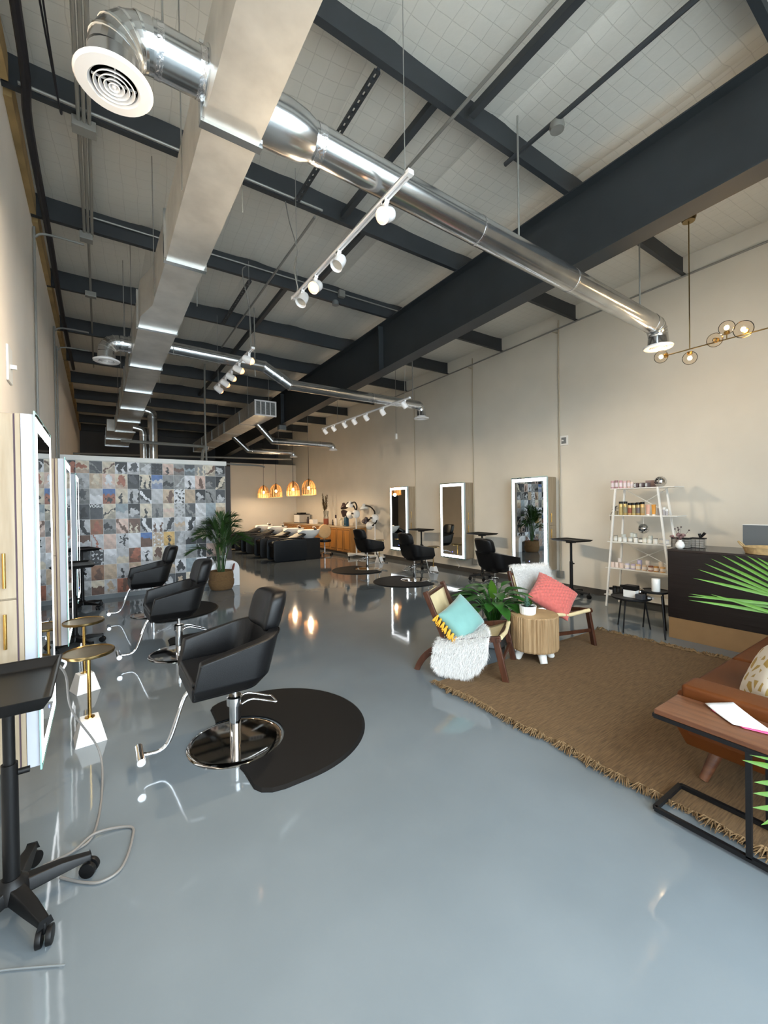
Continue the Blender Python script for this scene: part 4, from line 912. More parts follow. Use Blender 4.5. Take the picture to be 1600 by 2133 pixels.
# ================================================================== HAIR PROCESSORS
def processor(lab, loc, rz, sc, poleh, arms):
    t = thing('hair_processor', lab, 'hair dryer', loc, rz, group='white infrared hair processors')
    b = MB()
    for a in (0.3, 1.87, 3.44, 5.01): b.bar((0, 0, .09), (.34*math.cos(a), .34*math.sin(a), .085), .06, .05)
    b.build('base', 'white', t, bevel=.006)
    for a in (0.3, 1.87, 3.44, 5.01): MB().cyl((.32*math.cos(a)-.012, .32*math.sin(a), .03), (.32*math.cos(a)+.012, .32*math.sin(a), .03), .03, n=14).cyl((.32*math.cos(a), .32*math.sin(a), .04), (.32*math.cos(a), .32*math.sin(a), .07), .01, n=8).build('caster', 'black', t, smooth=40)
    MB().cyl((0, 0, .1), (0, 0, poleh*.55), .024, n=12).cyl((0, 0, poleh*.5), (0, 0, poleh), .016, n=12).build('pole', 'white', t, smooth=40)
    MB().lathe([(1e-6, -.12), (.08, -.11), (.12, -.04), (.12, .04), (.08, .10), (1e-6, .12)], 18, (0, 0, poleh+.06)).build('control_head', 'white', t, smooth=50)
    MB().box(-.135, -.11, -.05, .05, poleh+.05, poleh+.10).build('control_panel', 'black', t, bevel=.01)
    for path, heads in arms:
        MB().tube(smoothpath(path, 6), .022, 10).build('arm', 'black', t, smooth=60)
        for c, d, m in heads:
            R = Vector((0, 0, 1)).rotation_difference(Vector(d)).to_matrix()
            h = MB().lathe([(1e-6, -.10), (.045, -.09), (.055, -.05), (.10, .0), (.125, .05), (.12, .07)], 18, c, R).build('lamp_head', m, t, smooth=50)
            MB().lathe([(1e-6, .05), (.115, .06)], 18, c, R).build('lamp_grille', 'black', h)
    return t
DKH = mat('smoked_lamp_head', '#4a3a3a', .4)
processor('white and black multi-arm hair dryer stand, the farther of the two', (6.28, 10.72, 0), 0, 1, 1.22,
  [([(0, 0, 1.36), (0, -.05, 1.50), (0, .06, 1.62), (0, .25, 1.60)], [((0, .34, 1.56), (0, .2, -1), 'white')]),
   ([(0, .25, 1.60), (0, .45, 1.62), (0, .60, 1.54)], [((0, .72, 1.52), (0, -.5, -1), DKH)]),
   ([(0, 0, 1.30), (0, .2, 1.27)], [((0, .30, 1.26), (0, 1, -.2), 'white')]),
   ([(0, .30, 1.24), (0, .5, 1.20), (0, .62, 1.24)], [((0, .72, 1.27), (0, -.6, .8), DKH)]),
   ([(0, 0, 1.36), (0, .08, 1.46), (0, .14, 1.52)], [])])
processor('white and black multi-arm hair dryer stand, the nearer of the two', (6.46, 9.98, 0), 0, 1, 1.10,
  [([(0, 0, 1.25), (0, .02, 1.36), (0, .22, 1.48), (0, .48, 1.52)], [((0, .58, 1.48), (0, -.2, -1), 'white')]),
   ([(0, 0, 1.14), (0, .2, 1.14), (0, .38, 1.10)], [((0, .48, 1.09), (0, .3, -.9), DKH)]),
   ([(0, -.03, 1.2), (0, -.10, 1.1), (0, .02, .99), (0, .12, .95)], [((0, .22, .94), (0, 1, .0), 'white')])])
# round-backed stool behind the shampoo units
t = thing('rolling_stool', 'tan round-backed rolling stool behind the nearest white bowl', 'stool', (5.75, 11.75, 0))
MB().lathe([(1e-6, -.03), (.20, -.03), (.22, -.01), (.22, .01), (.20, .03), (1e-6, .03)], 28, (0, 0, .74), Matrix.Rotation(PI/2, 3, 'X')@Matrix.Rotation(0, 3, 'Y')).build('backrest', cmat('#c2a579'), t, smooth=40)
MB().lathe([(1e-6, .42), (.19, .42), (.2, .45), (.19, .49), (1e-6, .50)], 28).build('seat', 'leather', t, smooth=40)
MB().cyl((0, .03, .46), (0, .03, .62), .015, n=10).cyl((0, 0, .06), (0, 0, .42), .022, n=12).build('column', 'chrome', t, smooth=40)
for k in range(5):
    a = 2*PI*k/5; l = MB().bar((0, 0, .08), (.26*math.cos(a), .26*math.sin(a), .07), .035, .025).build('leg', 'chrome', t); MB().cyl((.26*math.cos(a)-.012, .26*math.sin(a), .03), (.26*math.cos(a)+.012, .26*math.sin(a), .03), .03, n=12).cyl((.26*math.cos(a), .26*math.sin(a), .03), (.26*math.cos(a), .26*math.sin(a), .065), .008, n=8).build('caster', 'black', l, smooth=40)

# ================================================================== RUG
RX0, RX1, RY0, RY1 = 2.38, 4.95, -.35, 2.74
rg = thing('jute_rug', 'brown braided jute rug with tasselled ends under the lounge chairs', 'rug', ((RX0+RX1)/2, (RY0+RY1)/2, 0))
b = MB()
def rf(u, v):
    x, y = RX0+(RX1-RX0)*u, RY0+(RY1-RY0)*v
    return (x+.012*math.sin(y*9), y+.008*math.sin(x*5), .0115+.0008*math.sin(x*11+y*7))
b.grid(40, 60, rf); b.build('weave', 'jute', rg, smooth=60, world=True)
MB().box(RX0+.02, RX1-.02, RY0+.02, RY1-.02, .0005, .008).build('backing', 'jute', rg, world=True)
tms = []
for k in range(5):
    rn = random.Random(40+k); b = MB()
    for q in range(16):
        a = rn.uniform(-1.1, 1.1); L = rn.uniform(.025, .055); dz = rn.uniform(.0, .018); p0 = Vector((rn.uniform(.0, .012), rn.uniform(-.012, .012), .012)); p2 = Vector((-L*math.cos(a), L*math.sin(a), .006+dz*.3))
        b.tube([p0, p0.lerp(p2, .5)+Vector((0, 0, .006+dz*.6)), p2], [.0022, .0028, .001], 4)
    m_ = b.mesh('tassel', 60); m_.materials.append(MT['tassel']); tms.append(m_)
rn = random.Random(3)
for side, x, y0, y1 in ((0, RX0+.008, -.3, RY1), (1, RX1-.008, 1.0, RY1)):
    n = int((y1-y0)/.034)
    for i in range(n):
        y = y0+(i+.5)*(y1-y0)/n; o = link('tassel', rn.choice(tms), rg); o.location = Vector((x+.012*math.sin(y*9), y, 0))-rg.location; o.rotation_euler = (0, 0, (PI if side else 0)+rn.uniform(-.4, .4)); s = rn.uniform(.7, 1.6); o.scale = (s, s*rn.uniform(.8, 1.4), s)

# ================================================================== LOUNGE CHAIRS
def make_lounge():
    t = thing('lounge_chair', '', 'lounge chair', (0, 0, 0), group='low sling lounge chairs')
    for s in (-1, 1):
        y = s*.28; sd = []
        MB().bar((.39, y, .0), (.305, y, .37), .032, .055, (1, 0, 0)).build('front_leg', 'teak', t, bevel=.006)
        pts = bez([(-.42, y, 0), (-.36, y, .16), (-.25, y, .24), (-.02, y, .30)], 10)
        b = MB(); vs = []
        for i, p in enumerate(pts):
            d = (pts[min(i+1, 10)]-pts[max(i-1, 0)]).normalized(); nn = Vector((-d.z, 0, d.x)); w = .024+.006*math.sin(PI*i/10)
            vs += [p-nn*w+Vector((0, -.016, 0)), p+nn*w+Vector((0, -.016, 0)), p+nn*w+Vector((0, .016, 0)), p-nn*w+Vector((0, .016, 0))]
        b.add(vs, [(0, 1, 2, 3), (43, 42, 41, 40)]+[(k*4+i, k*4+(i+1) % 4, (k+1)*4+(i+1) % 4, (k+1)*4+i) for k in range(10) for i in range(4)])
        b.build('rear_leg', 'teak', t, smooth=40, bevel=.004)
        MB().bar((.35, y, .375), (-.18, y, .285), .032, .05).build('side_rail', 'teak', t, bevel=.006)
        MB().bar((-.12, y, .245), (-.33, y, .735), .032, .05, (1, 0, 0)).build('back_post', 'teak', t, bevel=.008)
    MB().bar((.352, -.28, .165), (.352, .28, .165), .022, .035).build('stretcher', 'teak', t, bevel=.004)
    MB().bar((-.315, -.28, .70), (-.315, .28, .70), .03, .03).build('top_rail', 'teak', t, bevel=.004)
    MB().bar((.33, -.31, .365), (.33, .31, .365), .03, .03).build('front_rail', 'teak', t, bevel=.004)
    b = MB(); n = 14
    def seat(u, v):
        x = .345-.50*v; z = .392-.09*v-.045*math.sin(PI*v)-.03*math.sin(PI*u)
        return (x, (u-.5)*.52, z)
    b.grid(9, n, seat); s_ = b.build('seat_sling', 'canvas', t, smooth=60); sm = s_.modifiers.new('thickness', 'SOLIDIFY'); sm.thickness = .008
    MB().tube([(.345, -.26, .378), (.35, 0, .352), (.345, .26, .378)], .02, 10).build('sling_hem', 'canvas', t, smooth=60)
    b = MB()
    def back(u, v):
        x = -.15-.17*v+.03*math.sin(PI*u)*-1-.02*math.sin(PI*v); z = .30+.41*v
        return (x, (u-.5)*.53, z)
    b.grid(9, 12, back); s_ = b.build('back_sling', 'canvas', t, smooth=60); sm = s_.modifiers.new('thickness', 'SOLIDIFY'); sm.thickness = .008
    return t
lc = make_lounge(); LA, LB = math.radians(-58), math.radians(-106)
lc.location = (2.90, 2.87, .0); lc.rotation_euler = (0, 0, LA); lc['label'] = 'low sling lounge chair with a turquoise pillow'
lc2 = dup(lc, (4.20, 2.90, 0.0), LB, 'low sling lounge chair with a coral pillow')
def fur(name, lab, loc, rz, fn, nu, nv, L, n, seed, inside):
    t = thing(name, lab, 'sheepskin', loc, rz)
    b = MB(); b.grid(nu, nv, fn); o = b.build('hide', 'fur', t, smooth=60); sm = o.modifiers.new('thickness', 'SOLIDIFY'); sm.thickness = .012
    rn = random.Random(seed); b = MB()
    for _ in range(n):
        u, v = rn.random(), rn.random()
        p = Vector(fn(u, v)); e = .01; du = Vector(fn(min(1, u+e), v))-Vector(fn(max(0, u-e), v)); dv = Vector(fn(u, min(1, v+e)))-Vector(fn(u, max(0, v-e)))
        nn = du.cross(dv).normalized()
        if nn.dot(inside) < 0: nn = -nn
        d = (nn+Vector((rn.uniform(-.8, .8), rn.uniform(-.8, .8), rn.uniform(-1.0, .3)))).normalized()*L*rn.uniform(.5, 1.2); s = d.cross(Vector((rn.random(), rn.random(), rn.random()))).normalized()*.0013
        m_ = p+d*.55+nn*.006
        b.add([p-s, p+s, m_+s*.8, m_-s*.8, p+d+Vector((0, 0, -.012))], [(0, 1, 2, 3), (3, 2, 4)])
    h = b.build('pile', 'fur', t); h['kind'] = 'stuff'; return t
def fur_l(u, v):      # over the chair's near side: v 0 on the seat .. 1 hanging tip
    q = v*.95; k_ = (.62-v)/.66 if v < .62 else (v-.62)/.385; w = .245*math.sqrt(max(.02, 1-k_*k_))
    x = .03-.03*v+(u-.5)*2*w
    if q < .42: y = .12-q; z = .385+.02-.09*(.345-x)/.5-.02*math.sin(PI*min(1, q/.42))
    elif q < .54: a = (q-.42)/.12*PI/2; y = -.30-.075*math.sin(a); z = .385-.09*(.345-x)/.5-.0-.075*(1-math.cos(a))
    else: y = -.375-.02*math.sin((q-.54)*6); z = .30-.09*(.345-x)/.5-(q-.54)*.50
    return (x, y, max(.05, z))
fur('sheepskin', 'white sheepskin hanging over the side of the turquoise-pillow chair', (2.90, 2.87, 0.0), LA, fur_l, 18, 32, .042, 30000, 5, Vector((0, -.6, .8)))
def fur_r(u, v):      # over the back of the coral chair
    w = .26*math.sqrt(max(.05, 1-(2*abs(v-.5))**6)); y = .02+(u-.5)*2*w
    if v < .3: x = -.375-.01; z = .52+.76*v
    elif v < .42: a = (v-.3)/.12*PI; x = -.345-.04*math.cos(a); z = .75+.035*math.sin(a)
    else: q = (v-.42)/.58; x = -.30+.17*q; z = .745-.40*q
    return (x, y, z)
fur('sheepskin', 'white sheepskin draped over the back of the coral-pillow chair', (4.20, 2.90, 0.0), LB, fur_r, 14, 22, .04, 17000, 6, Vector((.5, 0, .8)))
# pillows
def pillow(name, lab, c, R, w, h, th, m, bumps=0., n=34):
    t = thing(name, lab, 'pillow', c)
    def side(sg):
        def fn(u, v):
            a, d = 2*u-1, 2*v-1; k = (1-abs(a)**3.2)*(1-abs(d)**3.2); pin = 1-.07*(1-abs(d)**2)*abs(a)**3; pin2 = 1-.07*(1-abs(a)**2)*abs(d)**3
            z = sg*th*max(0, k)**.5
            if bumps: z += sg*bumps*(math.sin(a*26)*math.sin(d*26+a*5))*max(0, k)**.3
            return R@Vector((a*w/2*pin, d*h/2*pin2, z))
        return fn
    b = MB(); b.grid(n, n, side(1)); b.grid(n, n, side(-1)); me = b.mesh('cushion', 80, weld=True); me.materials.append(MT[m] if isinstance(m, str) else m); link('cushion', me, t)
    return t
def Rz(a): return Matrix.Rotation(a, 3, 'Z')
def Rx(a): return Matrix.Rotation(a, 3, 'X')
def face(az, tilt, spin):   # pillow plane normal points to azimuth az, tilted up
    return Rz(az+PI/2)@Rx(PI/2-tilt)@Rz(spin)
p = pillow('throw_pillow', 'turquoise velvet pillow with mustard tassels on the left lounge chair', (2.79, 2.84, .47), face(math.radians(-92), .62, .42), .40, .35, .08, 'turq')
Rp = face(math.radians(-92), .62, .42)
for i in range(9):
    q = Vector((-.205, -.165+.33*i/8, 0)); c = Rp@q; b = MB(); rn = random.Random(i)
    for k in range(10):
        d = Rp@Vector((-.05+rn.uniform(-.012, .01), rn.uniform(-.02, .02), rn.uniform(-.012, .02)))+Vector((0, 0, -.02)); b.tube([c, c+d*.5, c+d], [.008, .009, .004], 5)
    b.sphere(c, .012, 8, 6); b.build('tassel', 'mustard', p)
pillow('throw_pillow', 'square coral textured pillow on the right lounge chair', (4.125, 2.78, .52), face(LB, .85, -.85), .47, .47, .085, 'coral', .011, 80)

# ================================================================== LOG TABLE + SUCCULENT + PEACE LILY
t = thing('log_table', 'round log side table with white peg legs between the lounge chairs', 'side table', (3.545, 2.60, .012))
b = MB(); n = 132; rn = random.Random(2); rad = [.228+rn.uniform(-.007, .005)*(1 if k % 2 else .4) for k in range(n)]
zs = [.105, .12, .2, .3, .4, .428, .438]
for z in zs: pass
vs = [(rad[k]*(1 if .11 < z < .43 else .975)*math.cos(2*PI*k/n), rad[k]*(1 if .11 < z < .43 else .975)*math.sin(2*PI*k/n), z) for z in zs for k in range(n)]
b.add(vs, [(j*n+k, j*n+(k+1) % n, (j+1)*n+(k+1) % n, (j+1)*n+k) for j in range(len(zs)-1) for k in range(n)]+[tuple(range(n))[::-1]])
b.build('log_body', 'stump', t); MB().lathe([(1e-6, .4385), (.10, .4395), (.222, .4385), (.222, .43)], 48).build('log_top', 'stumptop', t, smooth=30)
for a in (-2.0, -.5, 1.0, 2.6): MB().tube([(.12*math.cos(a), .12*math.sin(a), .13), (.175*math.cos(a), .175*math.sin(a), .0)], [.045, .034], 16).build('leg', 'white', t, smooth=40)
t = thing('succulent', 'small succulents in a white ribbed pot on the log table', 'plant', (3.47, 2.615, .452))
b = MB(); n = 44
vs = [(r*(1+.02*(k % 2))*math.cos(2*PI*k/n), r*(1+.02*(k % 2))*math.sin(2*PI*k/n), z) for r, z in ((.066, 0), (.074, .01), (.08, .085), (.073, .085), (.07, .06)) for k in range(n)]
b.add(vs, [(j*n+k, j*n+(k+1) % n, (j+1)*n+(k+1) % n, (j+1)*n+k) for j in range(4) for k in range(n)]+[tuple(range(n))[::-1]]); b.build('pot', 'ceramic', t)
MB().lathe([(1e-6, .072), (.07, .07)], 20).build('soil', 'soil', t)
def leafmesh(b, p, d, up, L, w, fold=.25, droop=.3, nseg=6):
    """pointed leaf starting at p along d; up is roughly the leaf normal"""
    d = Vector(d).normalized(); s = d.cross(Vector(up)).normalized(); nn = s.cross(d).normalized(); vs = []
    for i in range(nseg+1):
        f_ = i/nseg; c = Vector(p)+d*L*f_+Vector((0, 0, -droop*L*f_*f_)); ww = w*math.sin(PI*min(1, .06+f_*.94))**.8*(1-.25*f_)
        vs += [c-s*ww+nn*ww*fold, c, c+s*ww+nn*ww*fold]
    b.add(vs, [q for i in range(nseg) for q in ((i*3, i*3+1, i*3+4, i*3+3), (i*3+1, i*3+2, i*3+5, i*3+4))])
for c, hh, nl, m_, r0 in (((-.02, -.005, .07), .10, 5, 'leafs', .04), ((.035, .01, .07), .06, 4, 'leafm', .035)):
    for lay in range(nl):
        for k in range(7):
            a = 2*PI*k/7+lay*.5; z = c[2]+hh*lay/nl; r = r0*(1-.6*lay/nl); b = MB(); leafmesh(b, (c[0], c[1], z), (math.cos(a), math.sin(a), .6+.3*lay), (0, 0, 1), r*1.5, r*.4, .3, -.2, 4); b.build('leaf', m_, t, smooth=60)
t = thing('peace_lily', 'glossy broad-leaved green plant in a grey pot between the lounge chairs', 'plant', (3.52, 3.10, 0))
MB().lathe([(.10, 0), (.12, .01), (.15, .26), (.14, .26), (.13, .22), (1e-6, .22)], 28).build('pot', mat('grey_pot', '#8e959c', .5), t, smooth=40)
rn = random.Random(12)
for k in range(42):
    a = 2*PI*k*.382+rn.uniform(-.2, .2); e = .30+.62*((k*7) % 42)/42; R_ = .12+.24*e; hh = .28+.42*(1-e*.75)+rn.uniform(-.03, .05)
    b = MB(); top = Vector((math.cos(a)*R_*.75, math.sin(a)*R_*.75, hh)); b.tube(smoothpath([(math.cos(a)*.02, math.sin(a)*.02, .20), top.lerp(Vector((0, 0, .3)), .4)+Vector((0, 0, .04)), top], 4), .005, 5)
    leafmesh(b, top, (math.cos(a), math.sin(a), .55-.7*e+rn.uniform(-.15, .15)), (-math.cos(a)*.4, -math.sin(a)*.4, 1), rn.uniform(.20, .28), rn.uniform(.05, .072), .3, .25, 8)
    b.build('leaf', 'leafy', t, smooth=60)
b = MB(); leafmesh(b, (-.02, -.02, .52), (-.25, -.1, 1), (-.6, -.8, .1), .22, .055, .25, .0, 8); b.tube([(0, 0, .2), (-.02, -.02, .57)], .005, 5); b.build('leaf', 'leafm', t, smooth=60)

# ================================================================== SOFA
t = thing('leather_sofa', 'cognac brown leather sofa on the right edge of the rug', 'sofa', (3.6, .6, .012))
SX0, SX1, SY0, SY1 = 2.60, 4.62, .14, 1.04
b = MB(); b.add([(x, y, z) for z, e in ((.20, .06), (.36, 0)) for x, y in ((SX0+e, SY0+e), (SX1-e, SY0+e), (SX1-e, SY1-e), (SX0+e, SY1-e))], [(3, 2, 1, 0), (4, 5, 6, 7)]+[(i, (i+1) % 4, 4+(i+1) % 4, 4+i) for i in range(4)])
b.build('frame', 'cognac', t, world=True, bevel=.02, smooth=40)
for a, c in ((2.74, 3.60), (3.615, 4.48)): MB().box(a, c, SY0+.16, SY1+.02, .35, .455).build('seat_cushion', 'cognac', t, world=True, bevel=.035, seg=4, smooth=40)
for a, c in ((2.74, 3.60), (3.615, 4.48)): MB().box(a, c, SY0+.02, SY0+.22, .44, .80).build('back_cushion', 'cognac', t, world=True, bevel=.05, seg=4, smooth=40)
for a, s in ((2.545, 1), (4.50, -1)):
    MB().box(a, a+.175, SY0, SY1-.08, .455, .572).build('arm_roll', 'cognac', t, world=True, bevel=.022, seg=4, smooth=40)
    MB().box(a+.03, a+.155, SY0+.01, SY1-.10, .30, .46).build('arm_panel', 'cognac', t, world=True, bevel=.012, smooth=40)
for x, y, dx, dy in ((2.80, .86, -.08, .06), (4.42, .86, .08, .06), (2.80, .26, -.08, -.06), (4.42, .26, .08, -.06)): MB().tube([(x, y, .215), (x+dx, y+dy, .0135)], [.034, .022], 16).build('leg', 'walnut', t, world=True, smooth=40)
def pat_mat():
    m, N, L, b = nodes('white_gold_print'); tc = N.new('ShaderNodeTexCoord'); vo = N.new('ShaderNodeTexVoronoi'); vo.feature = 'DISTANCE_TO_EDGE'; vo.inputs['Scale'].default_value = 14
    L.new(tc.outputs['Object'], vo.inputs['Vector']); rp = N.new('ShaderNodeValToRGB'); rp.color_ramp.elements[0].position = .16; rp.color_ramp.elements[1].position = .2; rp.color_ramp.elements[0].color = rgb('#e6dfd2'); rp.color_ramp.elements[1].color = rgb('#b89a55')
    L.new(vo.outputs[0], rp.inputs[0]); L.new(rp.outputs[0], b.inputs['Base Color']); b.inputs['Roughness'].default_value = .8; return m
pillow('throw_pillow', 'white and gold patterned pillow on the leather sofa', (3.05, .70, .59), face(PI*.62, .5, .5), .42, .42, .08, pat_mat())
# c-shaped side table
t = thing('c_side_table', 'black steel side table with walnut top beside the sofa arm', 'side table', (2.39, .6, 0))
X0, X1, Y0, Y1 = 2.255, 2.525, .22, .965
MB().box(X0, X1, Y0, Y1, .497, .52).build('top', 'walnut', t, world=True, bevel=.002)
b = MB(); z = .488
for q in (((X0, Y0), (X1, Y0)), ((X1, Y0), (X1, Y1)), ((X1, Y1), (X0, Y1)), ((X0, Y1), (X0, Y0))): b.bar((*q[0], z), (*q[1], z), .018, .018)
b.build('top_frame', 'blackmetal', t, world=True)
b = MB(); z = .026
for q in (((X0, Y0), (X1+.02, Y0)), ((X1+.02, Y0), (X1+.02, Y1)), ((X1+.02, Y1), (X0, Y1)), ((X0, Y1), (X0, Y0))): b.bar((*q[0], z), (*q[1], z), .02, .02)
b.build('floor_frame', 'blackmetal', t, world=True)
for x in (X0, X1): MB().bar((x, .60, .03), (x, .60, .485), .02, .02).build('post', 'blackmetal', t, world=True)
cA, cB, cC, cD = Vector((2.495, .835, .524)), Vector((2.545, .735, .552)), Vector((2.415, .555, .524)), Vector((2.365, .685, .522))
def sheet(name, m, A, B, C_, D, lift, lab, cat):
    c0 = (A+B+C_+D)/4; b = MB(); b.grid(8, 8, lambda u, v: A.lerp(B, u).lerp(D.lerp(C_, u), v)-c0+Vector((0, 0, lift*(2*v-1)**2)))
    o = b.build(name, m, smooth=60); o.modifiers.new('thickness', 'SOLIDIFY').thickness = .0025; o.location = c0; return tag(o, lab, cat)
sh = Vector((-.012, -.006, -.0005))
sheet('envelope', 'pink', *[Vector((q.x, q.y, .5235))+sh for q in (cA.lerp(cD, .2), cB.lerp(cC, .2)+Vector((-.02, 0, 0)), cC, cD+Vector((.02, -.03, 0)))], 0., 'pink envelope under the white card on the walnut side table', 'envelope')
sheet('folded_card', 'paper', *[q+Vector((0, 0, .004)) for q in (cA, cB, cC, cD)], .004, 'white folded card lying on the walnut side table', 'card')

# ================================================================== PALMS
def frond(parent, base, path, nleaf, L, w, m, seed, spread=.9, split=False, t0=.35, nrm=Vector((0, 0, 1))):
    rn = random.Random(seed); pts = smoothpath(path, 6); k = len(pts); b = MB(); b.tube(pts, [.007*(1-.75*i/(k-1)) for i in range(k)], 6)
    if split: root = b.build('frond', 'stem', parent, smooth=60)
    for i in range(nleaf):
        f_ = t0+(1-t0)*i/(nleaf-1); q = f_*(k-1); j = min(int(q), k-2); p = pts[j].lerp(pts[j+1], q-j); d = (pts[j+1]-pts[j]).normalized(); side = d.cross(nrm).normalized()
        for s in (-1, 1):
            e = spread*(1-.75*(f_-t0)/(1-t0)); dd = d*math.cos(e)+side*s*math.sin(e)+nrm*rn.uniform(-.05, .2); LL = L*(.65+.35*math.sin(PI*(f_-t0)/(1-t0)*.85+.35))*rn.uniform(.9, 1.08)
            c = MB() if split else b
            leafmesh(c, p, dd, nrm, LL, w, .35, .12+rn.uniform(-.05, .12), 5)
            if split: c.build('leaflet', m, root, smooth=60)
    return None if split else b.build('frond', m, parent, smooth=60)
t = thing('potted_palm', 'tall feathery palm in a seagrass basket by the photo wall', 'plant', (1.88, 8.24, 0))
b = MB(); n = 40
pr = [(.17, 0), (.195, .02), (.225, .10), (.228, .18), (.215, .19), (.218, .26), (.205, .35), (.195, .35), (.19, .30), (1e-6, .30)]
MB().lathe(pr, n).build('basket', 'basket', t, smooth=50)
for s in (-1, 1): MB().tube(bez([(s*.205, -.04, .34), (s*.25, -.05, .50), (s*.25, .05, .50), (s*.205, .04, .34)], 12), .011, 8).build('basket_handle', cmat('#8a4a3a'), t, smooth=60)
rn = random.Random(21)
for k in range(20):
    a = 2*PI*k*.382+.3; e = .25+.75*((k*11) % 20)/20; R_ = .10+.42*e; hh = 1.50-.65*e**1.4+rn.uniform(-.06, .06); c_, s_ = math.cos(a), math.sin(a)*.62
    if s_ > 0: s_ *= .5
    tip = Vector((c_*R_, s_*R_, hh-.10*e)); mid = Vector((c_*R_*.28, s_*R_*.28, .30+(hh-.3)*.62)); nrm = Vector((-c_*.5, -s_*.5-.35, 1)).normalized()
    frond(t, None, [(c_*.05, s_*.05, .30), mid, Vector((c_*R_*.66, s_*R_*.66, hh*.93)), tip], 20, .25, .0085, 'leafd', k, .62, False, .42, nrm)
# foreground palm at the right edge
t = thing('potted_palm', 'bright green palm reaching in from the right edge before the desk', 'plant', (2.42, -.02, .014))
MB().lathe([(.14, 0), (.16, .01), (.19, .34), (.175, .34), (.17, .30), (1e-6, .30)], 28).build('pot', cmat('#55585a'), t, smooth=40)
def cpt(x, y, dep): return EYE+ray(x, y)*dep-t.location
tip0 = cpt(1690, 1350, 1.62)
nrmc = (EYE-(tip0+t.location)).normalized()
def hand_frond(stem, leaves, w, m):
    b = MB(); b.tube(smoothpath(stem, 6), .006, 6); root = b.build('frond', 'stem', t, smooth=60)
    for (b0, tp, ww) in leaves:
        p, q = Vector(b0), Vector(tp); d = q-p; c = MB(); leafmesh(c, p, d, (EYE-t.location-p).normalized(), d.length, ww, .3, .03, 7); c.build('leaflet', m, root, smooth=60)
lv = []
for (bx, by), (tx, ty), dd in (((1640, 1262), (1433, 1236), .0), ((1640, 1272), (1436, 1231), .02), ((1650, 1285), (1434, 1243), -.02), ((1640, 1250), (1443, 1198), .02), ((1640, 1250), (1453, 1180), .03), ((1645, 1250), (1467, 1168), .04), ((1650, 1245), (1480, 1158), .05), ((1650, 1235), (1503, 1152), .06), ((1650, 1225), (1530, 1153), .06), ((1660, 1220), (1555, 1154), .07), ((1670, 1215), (1575, 1158), .08), ((1690, 1250), (1600, 1170), .08), ((1650, 1290), (1480, 1232), -.03)):
    lv.append((cpt(bx, by, 1.62+dd*.4), cpt(tx, ty, 1.62+dd), .0068))
hand_frond([(0.0, 0, .3), Vector((0, .02, .7)), cpt(1720, 1300, 1.60), cpt(1640, 1255, 1.62)], lv, .009, 'leafm')
lv = []
for (bx, by), (tx, ty), ww in (((1680, 1600), (1560, 1568), .006), ((1690, 1620), (1545, 1578), .012), ((1690, 1640), (1570, 1625), .014), ((1690, 1665), (1568, 1648), .014), ((1690, 1690), (1567, 1678), .014), ((1690, 1680), (1585, 1715), .013)):
    lv.append((cpt(bx, by, 1.42), cpt(tx, ty, 1.40), ww))
hand_frond([(0, 0, .3), cpt(1760, 1600, 1.4), cpt(1680, 1640, 1.42)], lv, .012, 'leafm')
for k, a in enumerate((-2.2, -1.2, -.4, .5)):
    frond(t, None, [(.02*math.cos(a), .02*math.sin(a), .3), (.12*math.cos(a), .12*math.sin(a), .85), (.35*math.cos(a), .35*math.sin(a), 1.25), (.6*math.cos(a), .6*math.sin(a), 1.3)], 16, .34, .012, 'leafm', 50+k, .8, False, .4)
# white arched stool behind the palm
poly = [(-.27, 0), (-.27, .33)]+arc((-.10, .33), .17, PI, PI/2, 8)[1:]+arc((.10, .33), .17, PI/2, 0, 8)+[(.27, 0), (.10, 0), (.10, .30), (-.10, .30), (-.10, 0)]
b = MB(); b.prism_dir(poly, (1, 0, 0), (0, 0, 1), (0, -.1, 0), (0, .2, 0)); o = b.build('arched_stool', 'whitegloss', bevel=.012, smooth=40); o.location = (2.0, 8.53, 0); tag(o, 'white arched stool half hidden behind the basket palm', 'stool')

# ================================================================== RECEPTION DESK
t = thing('reception_desk', 'dark espresso reception desk with a tan lower band', 'desk', (5.7, 1.0, 0))
DY0, DY1 = -.55, 2.12
MB().box(5.33, 6.0, DY0, DY1, 0, .232).build('plinth', 'tan', t, world=True)
MB().box(5.325, 6.0, DY0, DY1+.003, .235, .975).build('front_panel', 'desk', t, world=True)
MB().box(5.322, 6.02, DY0, DY1+.006, .976, 1.0).build('desk_top', mat('desk_top', '#2b2220', .25), t, world=True, bevel=.002)
t = thing('flower_vase', 'white round bud vase of dried flowers on the desk corner', 'vase', (5.43, 2.04, 1.0))
MB().lathe([(.022, 0), (.042, .02), (.047, .045), (.035, .075), (.016, .09), (.018, .1), (.012, .1)], 24).build('vase', 'ceramic', t, smooth=50)
rn = random.Random(8)
for k in range(26):
    a = rn.uniform(0, 2*PI); R_ = rn.uniform(.01, .10); hh = rn.uniform(.13, .17) if k < 20 else rn.uniform(.20, .26); b = MB(); e = Vector((math.cos(a)*R_*.7, math.sin(a)*R_, hh))
    b.tube([(0, 0, .09), e], .0012, 4); b.sphere(e, .013 if k < 20 else .009, 7, 5); b.build('dried_flower', cmat('#8b6b68') if k < 20 else cmat('#4d3d3d'), t, smooth=60)
